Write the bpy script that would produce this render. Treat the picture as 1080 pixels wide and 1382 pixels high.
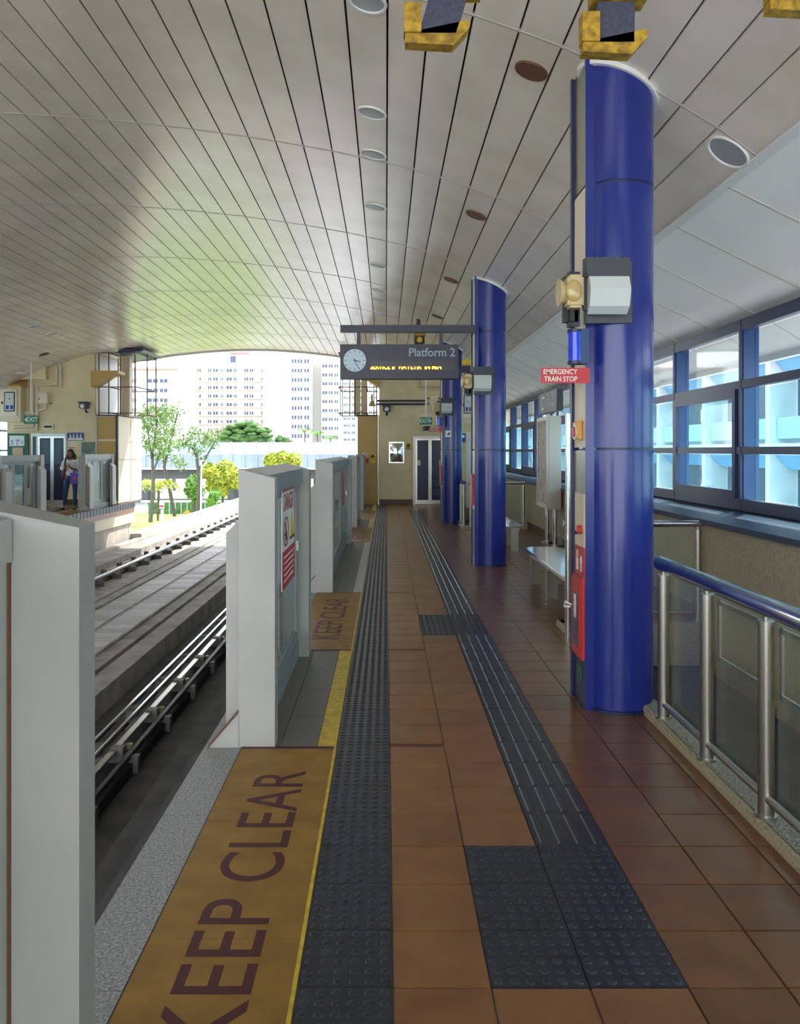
import bpy, bmesh, math, random
from mathutils import Vector, Matrix
from math import pi, sin, cos, sqrt
random.seed(7)
S = bpy.context.scene
for o in list(bpy.data.objects): bpy.data.objects.remove(o)
C = S.collection

# ---------------------------------------------------------------- camera, sky, sun, exposure
F, CX, CY, EH = 1115.0, 521.0, 608.0, 1.635      # focal length in pixels, principal point, eye height
cam = bpy.data.cameras.new('camera'); co = bpy.data.objects.new('camera', cam); C.objects.link(co)
co.location = (0, 0, EH); co.rotation_euler = (pi/2, 0, 0)
cam.sensor_fit = 'HORIZONTAL'; cam.sensor_width = 36; cam.lens = F/1080*36
cam.shift_x = (540-CX)/1080; cam.shift_y = -(691-CY)/1080
cam.clip_start = .05; cam.clip_end = 3000
S.camera = co
W = bpy.data.worlds.new('world'); S.world = W; W.use_nodes = True
nt = W.node_tree; bg = nt.nodes['Background']
tc = nt.nodes.new('ShaderNodeTexCoord'); sep = nt.nodes.new('ShaderNodeSeparateXYZ'); rp = nt.nodes.new('ShaderNodeValToRGB')
nt.links.new(tc.outputs['Generated'], sep.inputs[0]); nt.links.new(sep.outputs['Z'], rp.inputs[0]); nt.links.new(rp.outputs[0], bg.inputs[0])
rp.color_ramp.elements[0].position = 0.0; rp.color_ramp.elements[0].color = (.95, .98, 1, 1)
rp.color_ramp.elements[1].position = .8; rp.color_ramp.elements[1].color = (.72, .86, 1, 1)
bg.inputs[1].default_value = 1.75
sun = bpy.data.lights.new('sun', 'SUN'); sun.energy = 2.5; sun.angle = .012; sun.color = (1, .95, .86)
so = bpy.data.objects.new('sun', sun); C.objects.link(so)
so.rotation_euler = Vector((.45, .50, .74)).to_track_quat('Z', 'Y').to_euler()
vs = S.view_settings; vs.view_transform = 'Standard'; vs.look = 'None'; vs.gamma = 1; vs.use_curve_mapping = False
vs.exposure = 1.3

def gx(px, Y): return (px-CX)*Y/F
def gz(py, Y): return EH-(py-CY)*Y/F
def gY(py, z=0): return F*(EH-z)/(py-CY)

# ---------------------------------------------------------------- materials
M = {}
def mat(name, col, rough=.5, metal=0, noise=None, bump=0, coat=0, spec=.5, emit=0, scale=8, detail=4, col3=None, bscale=None, stretch=None, var=0):
    m = bpy.data.materials.new(name); m.use_nodes = True; t = m.node_tree; b = t.nodes['Principled BSDF']
    b.inputs['Base Color'].default_value = (*col, 1); b.inputs['Roughness'].default_value = rough
    b.inputs['Metallic'].default_value = metal; b.inputs['Specular IOR Level'].default_value = spec
    b.inputs['Coat Weight'].default_value = coat; b.inputs['Coat Roughness'].default_value = .08
    if emit: b.inputs['Emission Color'].default_value = (*col, 1); b.inputs['Emission Strength'].default_value = emit
    g = t.nodes.new('ShaderNodeNewGeometry'); vec = g.outputs['Position']
    if stretch:
        mp = t.nodes.new('ShaderNodeMapping'); mp.inputs['Scale'].default_value = stretch; t.links.new(vec, mp.inputs[0]); vec = mp.outputs[0]
    if noise:
        n = t.nodes.new('ShaderNodeTexNoise'); n.inputs['Scale'].default_value = scale; n.inputs['Detail'].default_value = detail
        t.links.new(vec, n.inputs['Vector'])
        r = t.nodes.new('ShaderNodeValToRGB'); r.color_ramp.elements[0].position = .35; r.color_ramp.elements[1].position = .65
        r.color_ramp.elements[0].color = (*noise, 1); r.color_ramp.elements[1].color = (*col, 1)
        if col3: e = r.color_ramp.elements.new(.5); e.color = (*col3, 1)
        t.links.new(n.outputs[0], r.inputs[0]); t.links.new(r.outputs[0], b.inputs['Base Color'])
    if bump:
        n2 = t.nodes.new('ShaderNodeTexNoise'); n2.inputs['Scale'].default_value = bscale or scale; n2.inputs['Detail'].default_value = 3
        t.links.new(vec, n2.inputs['Vector'])
        bp = t.nodes.new('ShaderNodeBump'); bp.inputs['Strength'].default_value = bump; bp.inputs['Distance'].default_value = .01
        t.links.new(n2.outputs[0], bp.inputs['Height']); t.links.new(bp.outputs[0], b.inputs['Normal'])
    if var:      # piece-to-piece variation of the material itself
        oi = t.nodes.new('ShaderNodeObjectInfo'); ma = t.nodes.new('ShaderNodeMath'); ma.operation = 'MULTIPLY_ADD'; ma.inputs[1].default_value = 2*var; ma.inputs[2].default_value = 1-var
        t.links.new(oi.outputs['Random'], ma.inputs[0]); hs = t.nodes.new('ShaderNodeHueSaturation'); t.links.new(ma.outputs[0], hs.inputs['Value'])
        t.links.new(r.outputs[0], hs.inputs['Color']); t.links.new(hs.outputs[0], b.inputs['Base Color'])
    M[name] = m; return m
def glass(name, tint, refl=.1, frost=0):
    m = bpy.data.materials.new(name); m.use_nodes = True; t = m.node_tree; t.nodes.remove(t.nodes['Principled BSDF'])
    tr = t.nodes.new('ShaderNodeBsdfTransparent'); tr.inputs[0].default_value = (*tint, 1)
    gl = t.nodes.new('ShaderNodeBsdfGlossy'); gl.inputs['Roughness'].default_value = .03
    lw = t.nodes.new('ShaderNodeLayerWeight'); pw = t.nodes.new('ShaderNodeMath'); pw.operation = 'POWER'; pw.inputs[1].default_value = 5; t.links.new(lw.outputs['Facing'], pw.inputs[0])
    fr = t.nodes.new('ShaderNodeMath'); fr.operation = 'MULTIPLY_ADD'; fr.inputs[1].default_value = .6; fr.inputs[2].default_value = .035; t.links.new(pw.outputs[0], fr.inputs[0])
    mx = t.nodes.new('ShaderNodeMixShader'); t.links.new(fr.outputs[0], mx.inputs[0]); t.links.new(tr.outputs[0], mx.inputs[1]); t.links.new(gl.outputs[0], mx.inputs[2])
    out = mx
    if frost:
        d = t.nodes.new('ShaderNodeBsdfDiffuse'); d.inputs[0].default_value = (*tint, 1)
        m2 = t.nodes.new('ShaderNodeMixShader'); m2.inputs[0].default_value = frost
        t.links.new(mx.outputs[0], m2.inputs[1]); t.links.new(d.outputs[0], m2.inputs[2]); out = m2
    t.links.new(out.outputs[0], t.nodes['Material Output'].inputs[0]); M[name] = m
mat('ceiling', (.87, .76, .65), .20, noise=(.76, .65, .54), var=.035, scale=1.3, spec=.8, bump=.03, bscale=1.2)
mat('ceiling_lower', (.88, .86, .82), .42, spec=.5)
mat('joint', (.045, .035, .025), .8)
mat('seam_trim', (.50, .46, .40), .5)
mat('white_trim', (.78, .77, .74), .4)
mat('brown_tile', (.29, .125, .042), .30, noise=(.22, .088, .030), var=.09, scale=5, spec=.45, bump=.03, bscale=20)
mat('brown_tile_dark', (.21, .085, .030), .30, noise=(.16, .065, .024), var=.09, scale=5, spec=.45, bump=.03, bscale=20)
mat('grout', (.34, .28, .23), .8)
mat('red_line', (.09, .014, .012), .5)
mat('tactile', (.030, .032, .042), .34, noise=(.020, .022, .030), scale=14)
mat('yellow_mat', (.34, .175, .028), .55, noise=(.25, .125, .020), scale=7, bump=.12, bscale=60)
mat('maroon', (.085, .014, .018), .55)
mat('yellow_paint', (.78, .55, .04), .5, noise=(.55, .36, .05), scale=18)
mat('pale_paint', (.62, .60, .53), .5, noise=(.45, .43, .38), scale=18)
mat('granite_edge', (.42, .41, .39), .5, noise=(.17, .17, .17), scale=95, detail=6, bump=.35, bscale=120)
mat('grey_terrazzo', (.21, .19, .165), .5, noise=(.13, .115, .10), scale=70, detail=5)
mat('granite_kerb', (.46, .41, .31), .55, noise=(.10, .085, .06), scale=110, detail=5, bump=.2)
mat('kerb_front', (.50, .42, .28), .55, noise=(.34, .27, .16), scale=60)
mat('concrete', (.50, .45, .40), .8, noise=(.32, .285, .25), scale=3, bump=.2, bscale=18)
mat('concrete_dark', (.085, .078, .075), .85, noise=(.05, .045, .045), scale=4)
mat('concrete_light', (.60, .55, .49), .8, noise=(.47, .43, .38), scale=2)
mat('plank', (.72, .66, .67), .6, noise=(.48, .44, .46), var=.22, scale=9, stretch=(1, 6, 1))
mat('dark_steel', (.035, .033, .035), .5, .6)
mat('gate_paint', (.41, .40, .37), .42, noise=(.35, .345, .32), scale=2.2, bump=.03, bscale=40)
mat('gate_leaf', (.25, .275, .275), .4)
mat('steel', (.62, .60, .56), .22, 1)
mat('steel_brushed', (.44, .42, .37), .32, 1)
mat('rail_chrome', (.80, .82, .85), .12, 1)
mat('handrail', (.50, .50, .53), .16, 1)
mat('blue_column', (.010, .024, .215), .24, spec=.5, coat=.25, bump=.03, bscale=1.5)
mat('navy', (.012, .018, .075), .35)
mat('black', (.012, .012, .014), .45)
mat('window_frame', (.030, .042, .105), .36, .25)
mat('window_blue', (.012, .055, .18), .36)
mat('sill_metal', (.020, .034, .085), .5, 0, spec=.3)
mat('pebble_wall', (.50, .42, .285), .8, noise=(.38, .31, .20), scale=55, bump=.3, bscale=90)
mat('cream_wall', (.84, .70, .43), .7, noise=(.74, .61, .37), scale=1.7, bump=.08, bscale=30)
mat('cream_metal', (.72, .62, .42), .45)
mat('cream_light', (.80, .72, .55), .45)
mat('ochre', (.56, .36, .10), .45)
mat('beige_panel', (.86, .74, .56), .5)
mat('skirting', (.10, .033, .024), .35)
mat('door_navy', (.010, .014, .055), .22)
mat('red', (.52, .03, .03), .4)
mat('sign_red', (.55, .022, .035), .4)
mat('white', (.82, .82, .80), .45)
mat('offwhite_text', (.86, .80, .72), .45)
mat('grey_text', (.33, .39, .46), .45)
mat('sign_dark', (.038, .040, .062), .38)
mat('screen_dark', (.055, .050, .055), .3)
mat('led', (1, .62, .05), .5, emit=1.6)
mat('clock_face', (.62, .75, .82), .4)
mat('green_sign', (.01, .22, .12), .4)
mat('green_dark', (.02, .12, .07), .5)
mat('blue_sign', (.01, .06, .30), .4)
mat('beacon_blue', (.015, .06, .75), .12, coat=.5)
mat('lens_white', (.62, .66, .64), .22, coat=.5)
mat('lamp_grey', (.07, .075, .09), .5)
mat('beige_device', (.62, .49, .25), .4)
mat('amber', (.55, .40, .16), .2, coat=.5)
mat('orange_panel', (.75, .38, .05), .4)
mat('grille_brown', (.14, .055, .025), .6)
mat('reflector', (.45, .46, .47), .42, .3)
mat('yellow_pad', (.50, .30, .02), .7, noise=(.20, .11, .01), scale=30)
mat('hanger_grey', (.055, .06, .10), .6, noise=(.035, .04, .06), scale=60)
mat('yellow_sign', (.80, .55, .02), .5)
mat('mirror', (.75, .78, .76), .05, 1)
mat('map_paper', (.40, .34, .24), .5, noise=(.17, .17, .10), scale=9, col3=(.50, .38, .30))
mat('poster', (.25, .32, .24), .5, noise=(.10, .16, .13), scale=8)
mat('hdb_white', (.66, .65, .63), .8)
mat('hdb_pink', (.66, .44, .30), .8)
mat('hdb_cream', (.56, .52, .46), .8)
mat('hdb_blue', (.30, .38, .68), .8)
mat('hdb_window', (.07, .09, .16), .3)
mat('roof_red', (.45, .20, .16), .8)
mat('facade_pale', (.80, .84, .86), .8, noise=(.70, .76, .78), scale=.8)
mat('facade_blue', (.20, .47, .78), .6)
mat('facade_aqua', (.42, .62, .62), .7)
mat('facade_window', (.035, .07, .11), .25)
mat('cage_brown', (.16, .11, .07), .6)
mat('bark', (.12, .10, .085), .9, noise=(.07, .06, .05), scale=6)
mat('leaf_green', (.22, .30, .09), .6, noise=(.12, .20, .05), scale=1.5)
mat('leaf_dark', (.10, .20, .04), .7, noise=(.035, .09, .02), scale=.8)
mat('leaf_yellow', (.52, .50, .07), .6, noise=(.30, .36, .05), scale=1)
mat('leaf_bright', (.20, .36, .06), .6, noise=(.10, .24, .04), scale=1)
mat('leaf_dry', (.36, .33, .20), .7, noise=(.22, .24, .12), scale=1)
mat('grass', (.30, .38, .07), .9, noise=(.17, .27, .05), scale=.6)
mat('ground', (.30, .30, .27), .9, noise=(.22, .24, .18), scale=.1)
mat('hedge', (.10, .20, .05), .9, noise=(.04, .09, .02), scale=1.5)
mat('barrier', (.62, .70, .78), .5)
mat('barrier_post', (.36, .45, .56), .5)
mat('viaduct', (.34, .38, .46), .8, noise=(.28, .32, .40), scale=.2)
mat('viaduct_dark', (.14, .145, .15), .8)
mat('orange_road', (.85, .22, .03), .5)
mat('skin', (.23, .105, .06), .55)
mat('bracket_grey', (.15, .14, .13), .6)
mat('hair', (.010, .007, .008), .4)
mat('shirt', (.78, .74, .72), .8)
mat('jeans', (.028, .055, .12), .8)
mat('maroon_bag', (.09, .012, .03), .6)
mat('purple_bag', (.11, .055, .42), .5)
mat('bag_print', (.35, .07, .16), .5)
glass('rail_glass', (.90, .93, .90), frost=.04)
glass('window_glass', (.93, .96, .97))
glass('tinted_glass', (.76, .94, .98), frost=.07)
glass('gate_glass', (.86, .90, .90), frost=.08)

# ---------------------------------------------------------------- mesh helpers
class MB:
    def __init__(s): s.v = []; s.f = []; s.m = []
    def poly(s, vs_, fs, mi=0):
        n = len(s.v); s.v += [tuple(v) for v in vs_]
        for f in fs: s.f.append([n+i for i in f]); s.m.append(mi)
        return s
    def box(s, x0, x1, y0, y1, z0, z1, mi=0):
        return s.poly([(x0,y0,z0),(x1,y0,z0),(x1,y1,z0),(x0,y1,z0),(x0,y0,z1),(x1,y0,z1),(x1,y1,z1),(x0,y1,z1)],
                      [(0,3,2,1),(4,5,6,7),(0,1,5,4),(1,2,6,5),(2,3,7,6),(3,0,4,7)], mi)
    def bbox(s, x0, x1, y0, y1, z0, z1, b=.01, mi=0):      # box with chamfered edges
        me = bmesh.new(); bmesh.ops.create_cube(me, size=1)
        for v in me.verts: v.co = Vector(((x0+x1)/2+v.co.x*(x1-x0), (y0+y1)/2+v.co.y*(y1-y0), (z0+z1)/2+v.co.z*(z1-z0)))
        bmesh.ops.bevel(me, geom=me.edges[:], offset=b, segments=2, affect='EDGES')
        me.verts.index_update(); s.poly([v.co[:] for v in me.verts], [[v.index for v in f.verts] for f in me.faces], mi); me.free(); return s
    def prism(s, pts, axis, a, b, mi=0):                  # polygon pts (2-D) extruded along axis from a to b
        def P(p, t): return {'x': (t, p[0], p[1]), 'y': (p[0], t, p[1]), 'z': (p[0], p[1], t)}[axis]
        n = len(pts)
        return s.poly([P(p, a) for p in pts]+[P(p, b) for p in pts],
                      [list(range(n))[::-1], [n+i for i in range(n)]]+[(i, (i+1) % n, n+(i+1) % n, n+i) for i in range(n)], mi)
    def cyl(s, p0, p1, r, r1=None, n=14, mi=0, cap=True):
        p0 = Vector(p0); p1 = Vector(p1); r1 = r if r1 is None else r1
        d = (p1-p0).normalized(); a = d.orthogonal().normalized(); b = d.cross(a)
        vs_ = [p0+(a*cos(2*pi*i/n)+b*sin(2*pi*i/n))*r for i in range(n)]+[p1+(a*cos(2*pi*i/n)+b*sin(2*pi*i/n))*r1 for i in range(n)]
        fs = [(i, (i+1) % n, n+(i+1) % n, n+i) for i in range(n)]
        if cap: fs += [list(range(n))[::-1], [n+i for i in range(n)]]
        return s.poly(vs_, fs, mi)
    def tube(s, pts, r, n=8, mi=0):
        pts = [Vector(p) for p in pts]; rs = r if isinstance(r, (list, tuple)) else [r]*len(pts); base = len(s.v); a = None
        for i, p in enumerate(pts):
            d = (pts[min(i+1, len(pts)-1)]-pts[max(i-1, 0)]).normalized()
            a = (d.orthogonal() if a is None else (a-d*a.dot(d))).normalized(); b = d.cross(a)
            s.v += [tuple(p+(a*cos(2*pi*k/n)+b*sin(2*pi*k/n))*rs[i]) for k in range(n)]
        for i in range(len(pts)-1):
            for k in range(n): s.f.append([base+i*n+k, base+i*n+(k+1) % n, base+(i+1)*n+(k+1) % n, base+(i+1)*n+k]); s.m.append(mi)
        e = base+(len(pts)-1)*n; s.f.append([base+k for k in range(n)][::-1]); s.f.append([e+k for k in range(n)]); s.m += [mi, mi]
        return s
    def ball(s, c, r, sub=2, sc=(1, 1, 1), mi=0, lump=0):
        me = bmesh.new(); bmesh.ops.create_icosphere(me, subdivisions=sub, radius=1)
        for v in me.verts:
            k = 1+random.uniform(-lump, lump) if lump else 1
            v.co = Vector((c[0]+v.co.x*r*sc[0]*k, c[1]+v.co.y*r*sc[1]*k, c[2]+v.co.z*r*sc[2]*k))
        me.verts.index_update(); s.poly([v.co[:] for v in me.verts], [[v.index for v in f.verts] for f in me.faces], mi); me.free(); return s
    def mesh(s, name, mats, origin=(0, 0, 0), smooth=False):
        me = bpy.data.meshes.new(name); o = Vector(origin)
        me.from_pydata([tuple(Vector(v)-o) for v in s.v], [], s.f)
        for m in (mats if isinstance(mats, (list, tuple)) else [mats]): me.materials.append(M[m])
        me.polygons.foreach_set('material_index', s.m)
        me.update()
        if smooth:
            bm = bmesh.new(); bm.from_mesh(me); bmesh.ops.recalc_face_normals(bm, faces=bm.faces)
            for f in bm.faces: f.smooth = True
            for e in bm.edges:
                if len(e.link_faces) != 2 or e.calc_face_angle(0) > .7: e.smooth = False
            bm.to_mesh(me); bm.free()
        return me
def tag(o, label=None, cat=None, group=None, kind=None):
    if label: o['label'] = label
    if cat: o['category'] = cat
    if group: o['group'] = group
    if kind: o['kind'] = kind
    return o
WP = {}
def wpos(o): return WP.get(o.name, Vector((0, 0, 0)))
def obj(name, mb, mats, parent=None, label=None, cat=None, group=None, kind=None, smooth=False):
    lo = [min(v[i] for v in mb.v) for i in range(3)]; hi = [max(v[i] for v in mb.v) for i in range(3)]
    org = Vector(((lo[0]+hi[0])/2, (lo[1]+hi[1])/2, lo[2]))
    o = bpy.data.objects.new(name, mb.mesh(name, mats, org, smooth)); C.objects.link(o); WP[o.name] = org
    if parent is not None: o.parent = parent; o.location = org-wpos(parent)
    else: o.location = org
    return tag(o, label, cat, group, kind)
def empty(name, loc, label, cat, group=None):
    o = bpy.data.objects.new(name, None); C.objects.link(o); o.location = loc; o.empty_display_size = .1; WP[o.name] = Vector(loc)
    return tag(o, label, cat, group)
def inst(name, me, parent, loc, label=None):
    o = bpy.data.objects.new(name, me); C.objects.link(o); o.parent = parent; WP[o.name] = Vector(loc)
    o.location = Vector(loc)-wpos(parent)
    if label: o['label'] = label
    return o
def dup(o, loc=None, label=None, parent=None):
    c = o.copy(); C.objects.link(c)
    if parent is not None: c.parent = parent
    if loc is not None: c.location = loc; WP[c.name] = Vector(loc)
    if label: c['label'] = label
    for ch in list(o.children):
        d = dup(ch, parent=c)
    return c
def struct(name, mb, mats, parent=None): return obj(name, mb, mats, parent, kind='structure' if parent is None else None)
def text(name, s, size, loc, rot, m, parent, depth=.002, align='CENTER', sx=1, cutz=None, spacing=1, bold=0):
    cu = bpy.data.curves.new('t', 'FONT'); cu.body = s; cu.size = 1; cu.extrude = 0; cu.align_x = align; cu.align_y = 'CENTER'; cu.space_character = spacing; cu.offset = bold
    t = bpy.data.objects.new('t', cu); me = bpy.data.meshes.new_from_object(t)
    bm = bmesh.new(); bm.from_mesh(me)
    if cutz is not None:
        bmesh.ops.bisect_plane(bm, geom=bm.verts[:]+bm.edges[:]+bm.faces[:], plane_co=(0, cutz, 0), plane_no=(0, 1, 0), clear_outer=True)
    R = rot if isinstance(rot, Matrix) else Matrix(rot)
    for v in bm.verts: v.co = Vector(loc)+R@Vector((v.co.x*size*sx, v.co.y*size, depth))
    bm.verts.index_update()
    mb = MB(); mb.poly([v.co[:] for v in bm.verts], [[v.index for v in f.verts] for f in bm.faces]); bm.free()
    bpy.data.objects.remove(t); bpy.data.curves.remove(cu); bpy.data.meshes.remove(me)
    return obj(name, mb, m, parent)
def basis(r, u, n): return Matrix(((r[0], u[0], n[0]), (r[1], u[1], n[1]), (r[2], u[2], n[2])))
FRONT = basis((1, 0, 0), (0, 0, 1), (0, -1, 0))            # faces the camera (-Y)
RIGHTF = basis((0, 1, 0), (0, 0, 1), (1, 0, 0))            # faces +X
LEFTF = basis((0, -1, 0), (0, 0, 1), (-1, 0, 0))           # faces -X
FLOORT = basis((0, 1, 0), (-1, 0, 0), (0, 0, 1))           # on the floor, reading away from the camera

# ================================================================ CEILING
XC = -4.5
prof = [(2.34,1.85),(2.09,2.03),(1.86,2.17),(1.63,2.30),(1.37,2.42),(1.11,2.54),(.84,2.64),(.55,2.74),(.28,2.82),(.01,2.89),(-.27,2.95),(-.54,3.01),
        (-.83,3.06),(-1.11,3.11),(-1.38,3.15),(-1.66,3.19),(-1.94,3.23),(-2.22,3.26),(-2.50,3.29),(-2.79,3.32),(-3.07,3.34),(-3.35,3.36),(-3.64,3.38),(-3.92,3.39),(-4.21,3.396),(-4.5,3.398)]
prof = prof+[(2*XC-x, h) for x, h in prof[-2::-1]]
def ceil_z(x):
    for (xa, ha), (xb, hb) in zip(prof, prof[1:]):
        if xb <= x <= xa: return EH+ha+(hb-ha)*(x-xa)/(xb-xa)
    return EH+1.85
YR0, YR1 = -3.6, 27.8  # unseen roof end behind the camera cut short to let sky light in
up = .035
XW, HEAD = 3.48, 1.27      # window plane, height of the window head above the eye
full = [(4.0, .985), (XW+.07, HEAD), (2.34, 1.85)]+prof[1:-1]+[(2*XC-2.34, 1.85), (2*XC-XW-.07, HEAD), (2*XC-4.0, .985)]
roof = MB(); n = len(full)
lowp = [(x, EH+h+up) for x, h in full]; hip = [(x, EH+h+up+.22) for x, h in full]
for i in range(n-1):
    a, b, c, d = lowp[i], lowp[i+1], hip[i+1], hip[i]
    roof.prism([a, b, c, d], 'y', YR0, YR1-.05, 0)
ceiling = struct('ceiling', roof, 'joint')
seamsY = [5.2-3.1*1]+[5.2+3.1*k for k in range(0, 8)]+[27.7]
cells = []
for i in range(len(prof)-1):
    (xa, ha), (xb, hb) = prof[i], prof[i+1]
    L = sqrt((xa-xb)**2+(ha-hb)**2); dx, dh = (xb-xa)/L, (hb-ha)/L
    g = .008; a = (xa+dx*g, EH+ha+dh*g); b = (xb-dx*g, EH+hb-dh*g)
    for j in range(len(seamsY)-1):
        y0, y1 = seamsY[j]+.006, seamsY[j+1]-.006
        mid = ((a[0]+b[0])/2, (y0+y1)/2, (a[1]+b[1])/2)
        py = CY-(mid[2]-EH)*F/mid[1]; px = CX+mid[0]*F/mid[1]
        vis = -60 < px < 1140 and py > -260
        cells.append((-1/mid[1] if vis else mid[1], a, b, y0, y1))
cells.sort(key=lambda c: c[0])
rest = MB()
for q, (k, a, b, y0, y1) in enumerate(cells):
    t = .018; pts = [a, b, (b[0], b[1]+t), (a[0], a[1]+t)]
    if q < 300: obj('ceiling_panel', MB().prism(pts, 'y', y0, y1), 'ceiling', ceiling)
    else: rest.prism(pts, 'y', y0, y1)
obj('far_ceiling_panels', rest, 'ceiling', ceiling, kind='stuff')
# pale cover strips over the cross joints
for y in seamsY[:-1]:
    mb = MB()
    for i in range(len(prof)-1):
        (xa, ha), (xb, hb) = prof[i], prof[i+1]
        mb.prism([(xa, EH+ha-.004), (xb, EH+hb-.004), (xb, EH+hb+.02), (xa, EH+ha+.02)], 'y', y-.011, y+.011)
    obj('cover_strip', mb, 'seam_trim', ceiling)
# lower side ceilings, wide boards, inside and the eave outside
for sgn in (1, -1):
    mx = (lambda x: x) if sgn > 0 else (lambda x: 2*XC-x)
    k = 0; y = 5.72-4*1.02
    sl = MB()
    while y < 27.6:
        y1 = min(y+1.02, 27.7)
        p = [(mx(2.37), EH+1.83), (mx(XW+.02), EH+HEAD), (mx(XW+.02), EH+HEAD+.02), (mx(2.37), EH+1.85)]
        obj('seam_strip', MB().prism([(mx(2.37), EH+1.822), (mx(XW), EH+HEAD-.002), (mx(XW), EH+HEAD+.012), (mx(2.37), EH+1.836)], 'y', y-.009, y+.009), 'seam_trim', ceiling)
        obj('ceiling_board', MB().prism(p, 'y', y+.004, y1-.004), 'ceiling_lower', ceiling)
        p = [(mx(XW+.12), EH+HEAD-.05), (mx(3.98), EH+.985), (mx(3.98), EH+1.005), (mx(XW+.12), EH+HEAD-.03)]
        obj('eave_board', MB().prism(p, 'y', y+.016, y1-.016), 'ceiling_lower', ceiling)
        y = y1
    sl = MB().prism([(mx(2.33), EH+1.845), (mx(2.385), EH+1.815), (mx(2.385), EH+1.85), (mx(2.33), EH+1.88)], 'y', YR0, 27.7)
    obj('joint_trim', sl, 'white_trim', ceiling)
    fb = MB().prism([(mx(3.98), EH+.93), (mx(4.04), EH+.93), (mx(4.04), EH+1.3), (mx(3.98), EH+1.3)], 'y', YR0, YR1)
    obj('gutter_board', fb, 'white_trim', ceiling)
# curved fascia at the far end
fa = MB()
allp = [(2.34, 1.85)]+prof[1:-1]+[(2*XC-2.34, 1.85)]
for (xa, ha), (xb, hb) in zip(allp, allp[1:]):
    fa.prism([(xa, EH+ha-.05), (xb, EH+hb-.05), (xb, EH+hb+.32), (xa, EH+ha+.32)], 'y', YR1-.04, YR1+.22)
obj('arched_fascia', fa, 'white_trim', ceiling)

# ================================================================ PLATFORM FLOOR
KX = 1.598; RW = 2.97
fl = MB()
fl.box(-1.03, KX, -6, 25.2, -.35, -.012)
fl.box(KX, RW, 7.75, 17.3, -.35, -.012)
fl.box(KX, RW, 23.6, 25.2, -.35, -.012)
floor = struct('floor', fl, 'grout')
xs = [.021, .321, .621, .921, 1.221, 1.521]
rows = [2.514+.3*k for k in range(-4, 75)]
def in_warn(x, y): return (.3 < x < .95 and 2.5 < y < 3.4) or (.3 < x < .95 and 7.28 < y < 8.1)
tiles = []
for y in rows:
    y1 = y+.3
    for a, b in [(xs[0], xs[1]), (xs[1], xs[2]), (xs[2], xs[3]), (xs[3], xs[4]), (xs[4], xs[5])]:
        if in_warn((a+b)/2, y+.1): continue
        if a == xs[2] and 3.4 < y < 22.5: continue
        tiles.append((a, b, y, min(y1, 24.95)))
    tiles.append((xs[5], KX if not (y > 7.75 and y < 17.2) else 1.821, y, min(y1, 24.95)))
    if 7.75 < y < 17.1:
        for a in (1.821, 2.121, 2.421, 2.721): tiles.append((a, min(a+.3, RW), y, y1))
tiles.sort(key=lambda t: t[2])
tm = {}
restt = MB()
for q, (a, b, y0, y1) in enumerate(tiles):
    g = .0025; w = b-a; d = y1-y0
    if q < 300:
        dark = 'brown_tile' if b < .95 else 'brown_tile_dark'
        key = (round(w, 3), round(d, 3), dark)
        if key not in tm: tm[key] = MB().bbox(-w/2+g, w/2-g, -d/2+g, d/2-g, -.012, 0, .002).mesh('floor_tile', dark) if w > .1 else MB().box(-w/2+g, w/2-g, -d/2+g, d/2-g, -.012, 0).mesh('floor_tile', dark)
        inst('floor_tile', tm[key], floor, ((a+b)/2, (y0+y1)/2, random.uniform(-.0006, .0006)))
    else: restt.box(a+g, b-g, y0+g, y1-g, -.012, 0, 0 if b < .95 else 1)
obj('far_floor_tiles', restt, ['brown_tile', 'brown_tile_dark'], floor, kind='stuff')
# tactile tiles
def dome_tile(w, d, nx, ny, el=1.0):
    mb = MB().box(-w/2+.002, w/2-.002, -d/2+.002, d/2-.002, -.012, .002)
    for i in range(nx):
        for j in range(ny):
            cx = -w/2+(i+.5)*w/nx; cy = -d/2+(j+.5)*d/ny; n = 8; vs_ = []
            for r, z in ((.0165, .0015), (.013, .0055), (.006, .0072)):
                vs_ += [(cx+r*cos(2*pi*k/n)*el, cy+r*sin(2*pi*k/n), z) for k in range(n)]
            vs_.append((cx, cy, .0075)); fs = []
            for q in range(2): fs += [(q*n+k, q*n+(k+1) % n, (q+1)*n+(k+1) % n, (q+1)*n+k) for k in range(n)]
            fs += [(2*n+k, 2*n+(k+1) % n, 3*n) for k in range(n)]
            mb.poly(vs_, fs)
    return mb.mesh('tactile_dome_tile', 'tactile', smooth=False)
dl = dome_tile(.289, .3, 6, 6); dw = dome_tile(.3, .3, 6, 6)
rb = MB().box(-.148, .148, -.149, .149, -.012, .002)
for i in range(4):
    cx = -.15+(i+.5)*.075
    rb.prism([(cx-.017, .002), (cx-.011, .0075), (cx+.011, .0075), (cx+.017, .002)], 'y', -.138, .138)
rbm = rb.mesh('tactile_bar_tile', 'tactile')
for y in rows:
    if y+.3 < 25.1: inst('tactile_dome_tile', dl, floor, (-.1235, y+.15, 0))
for y in rows:
    if 3.4 < y < 22.5 and not in_warn(.77, y+.1): inst('tactile_bar_tile', rbm, floor, (.771, y+.15, 0))
    if in_warn(.5, y+.1):
        inst('tactile_dome_tile', dw, floor, (.471, y+.15, 0)); inst('tactile_dome_tile', dw, floor, (.771, y+.15, 0))
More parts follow.
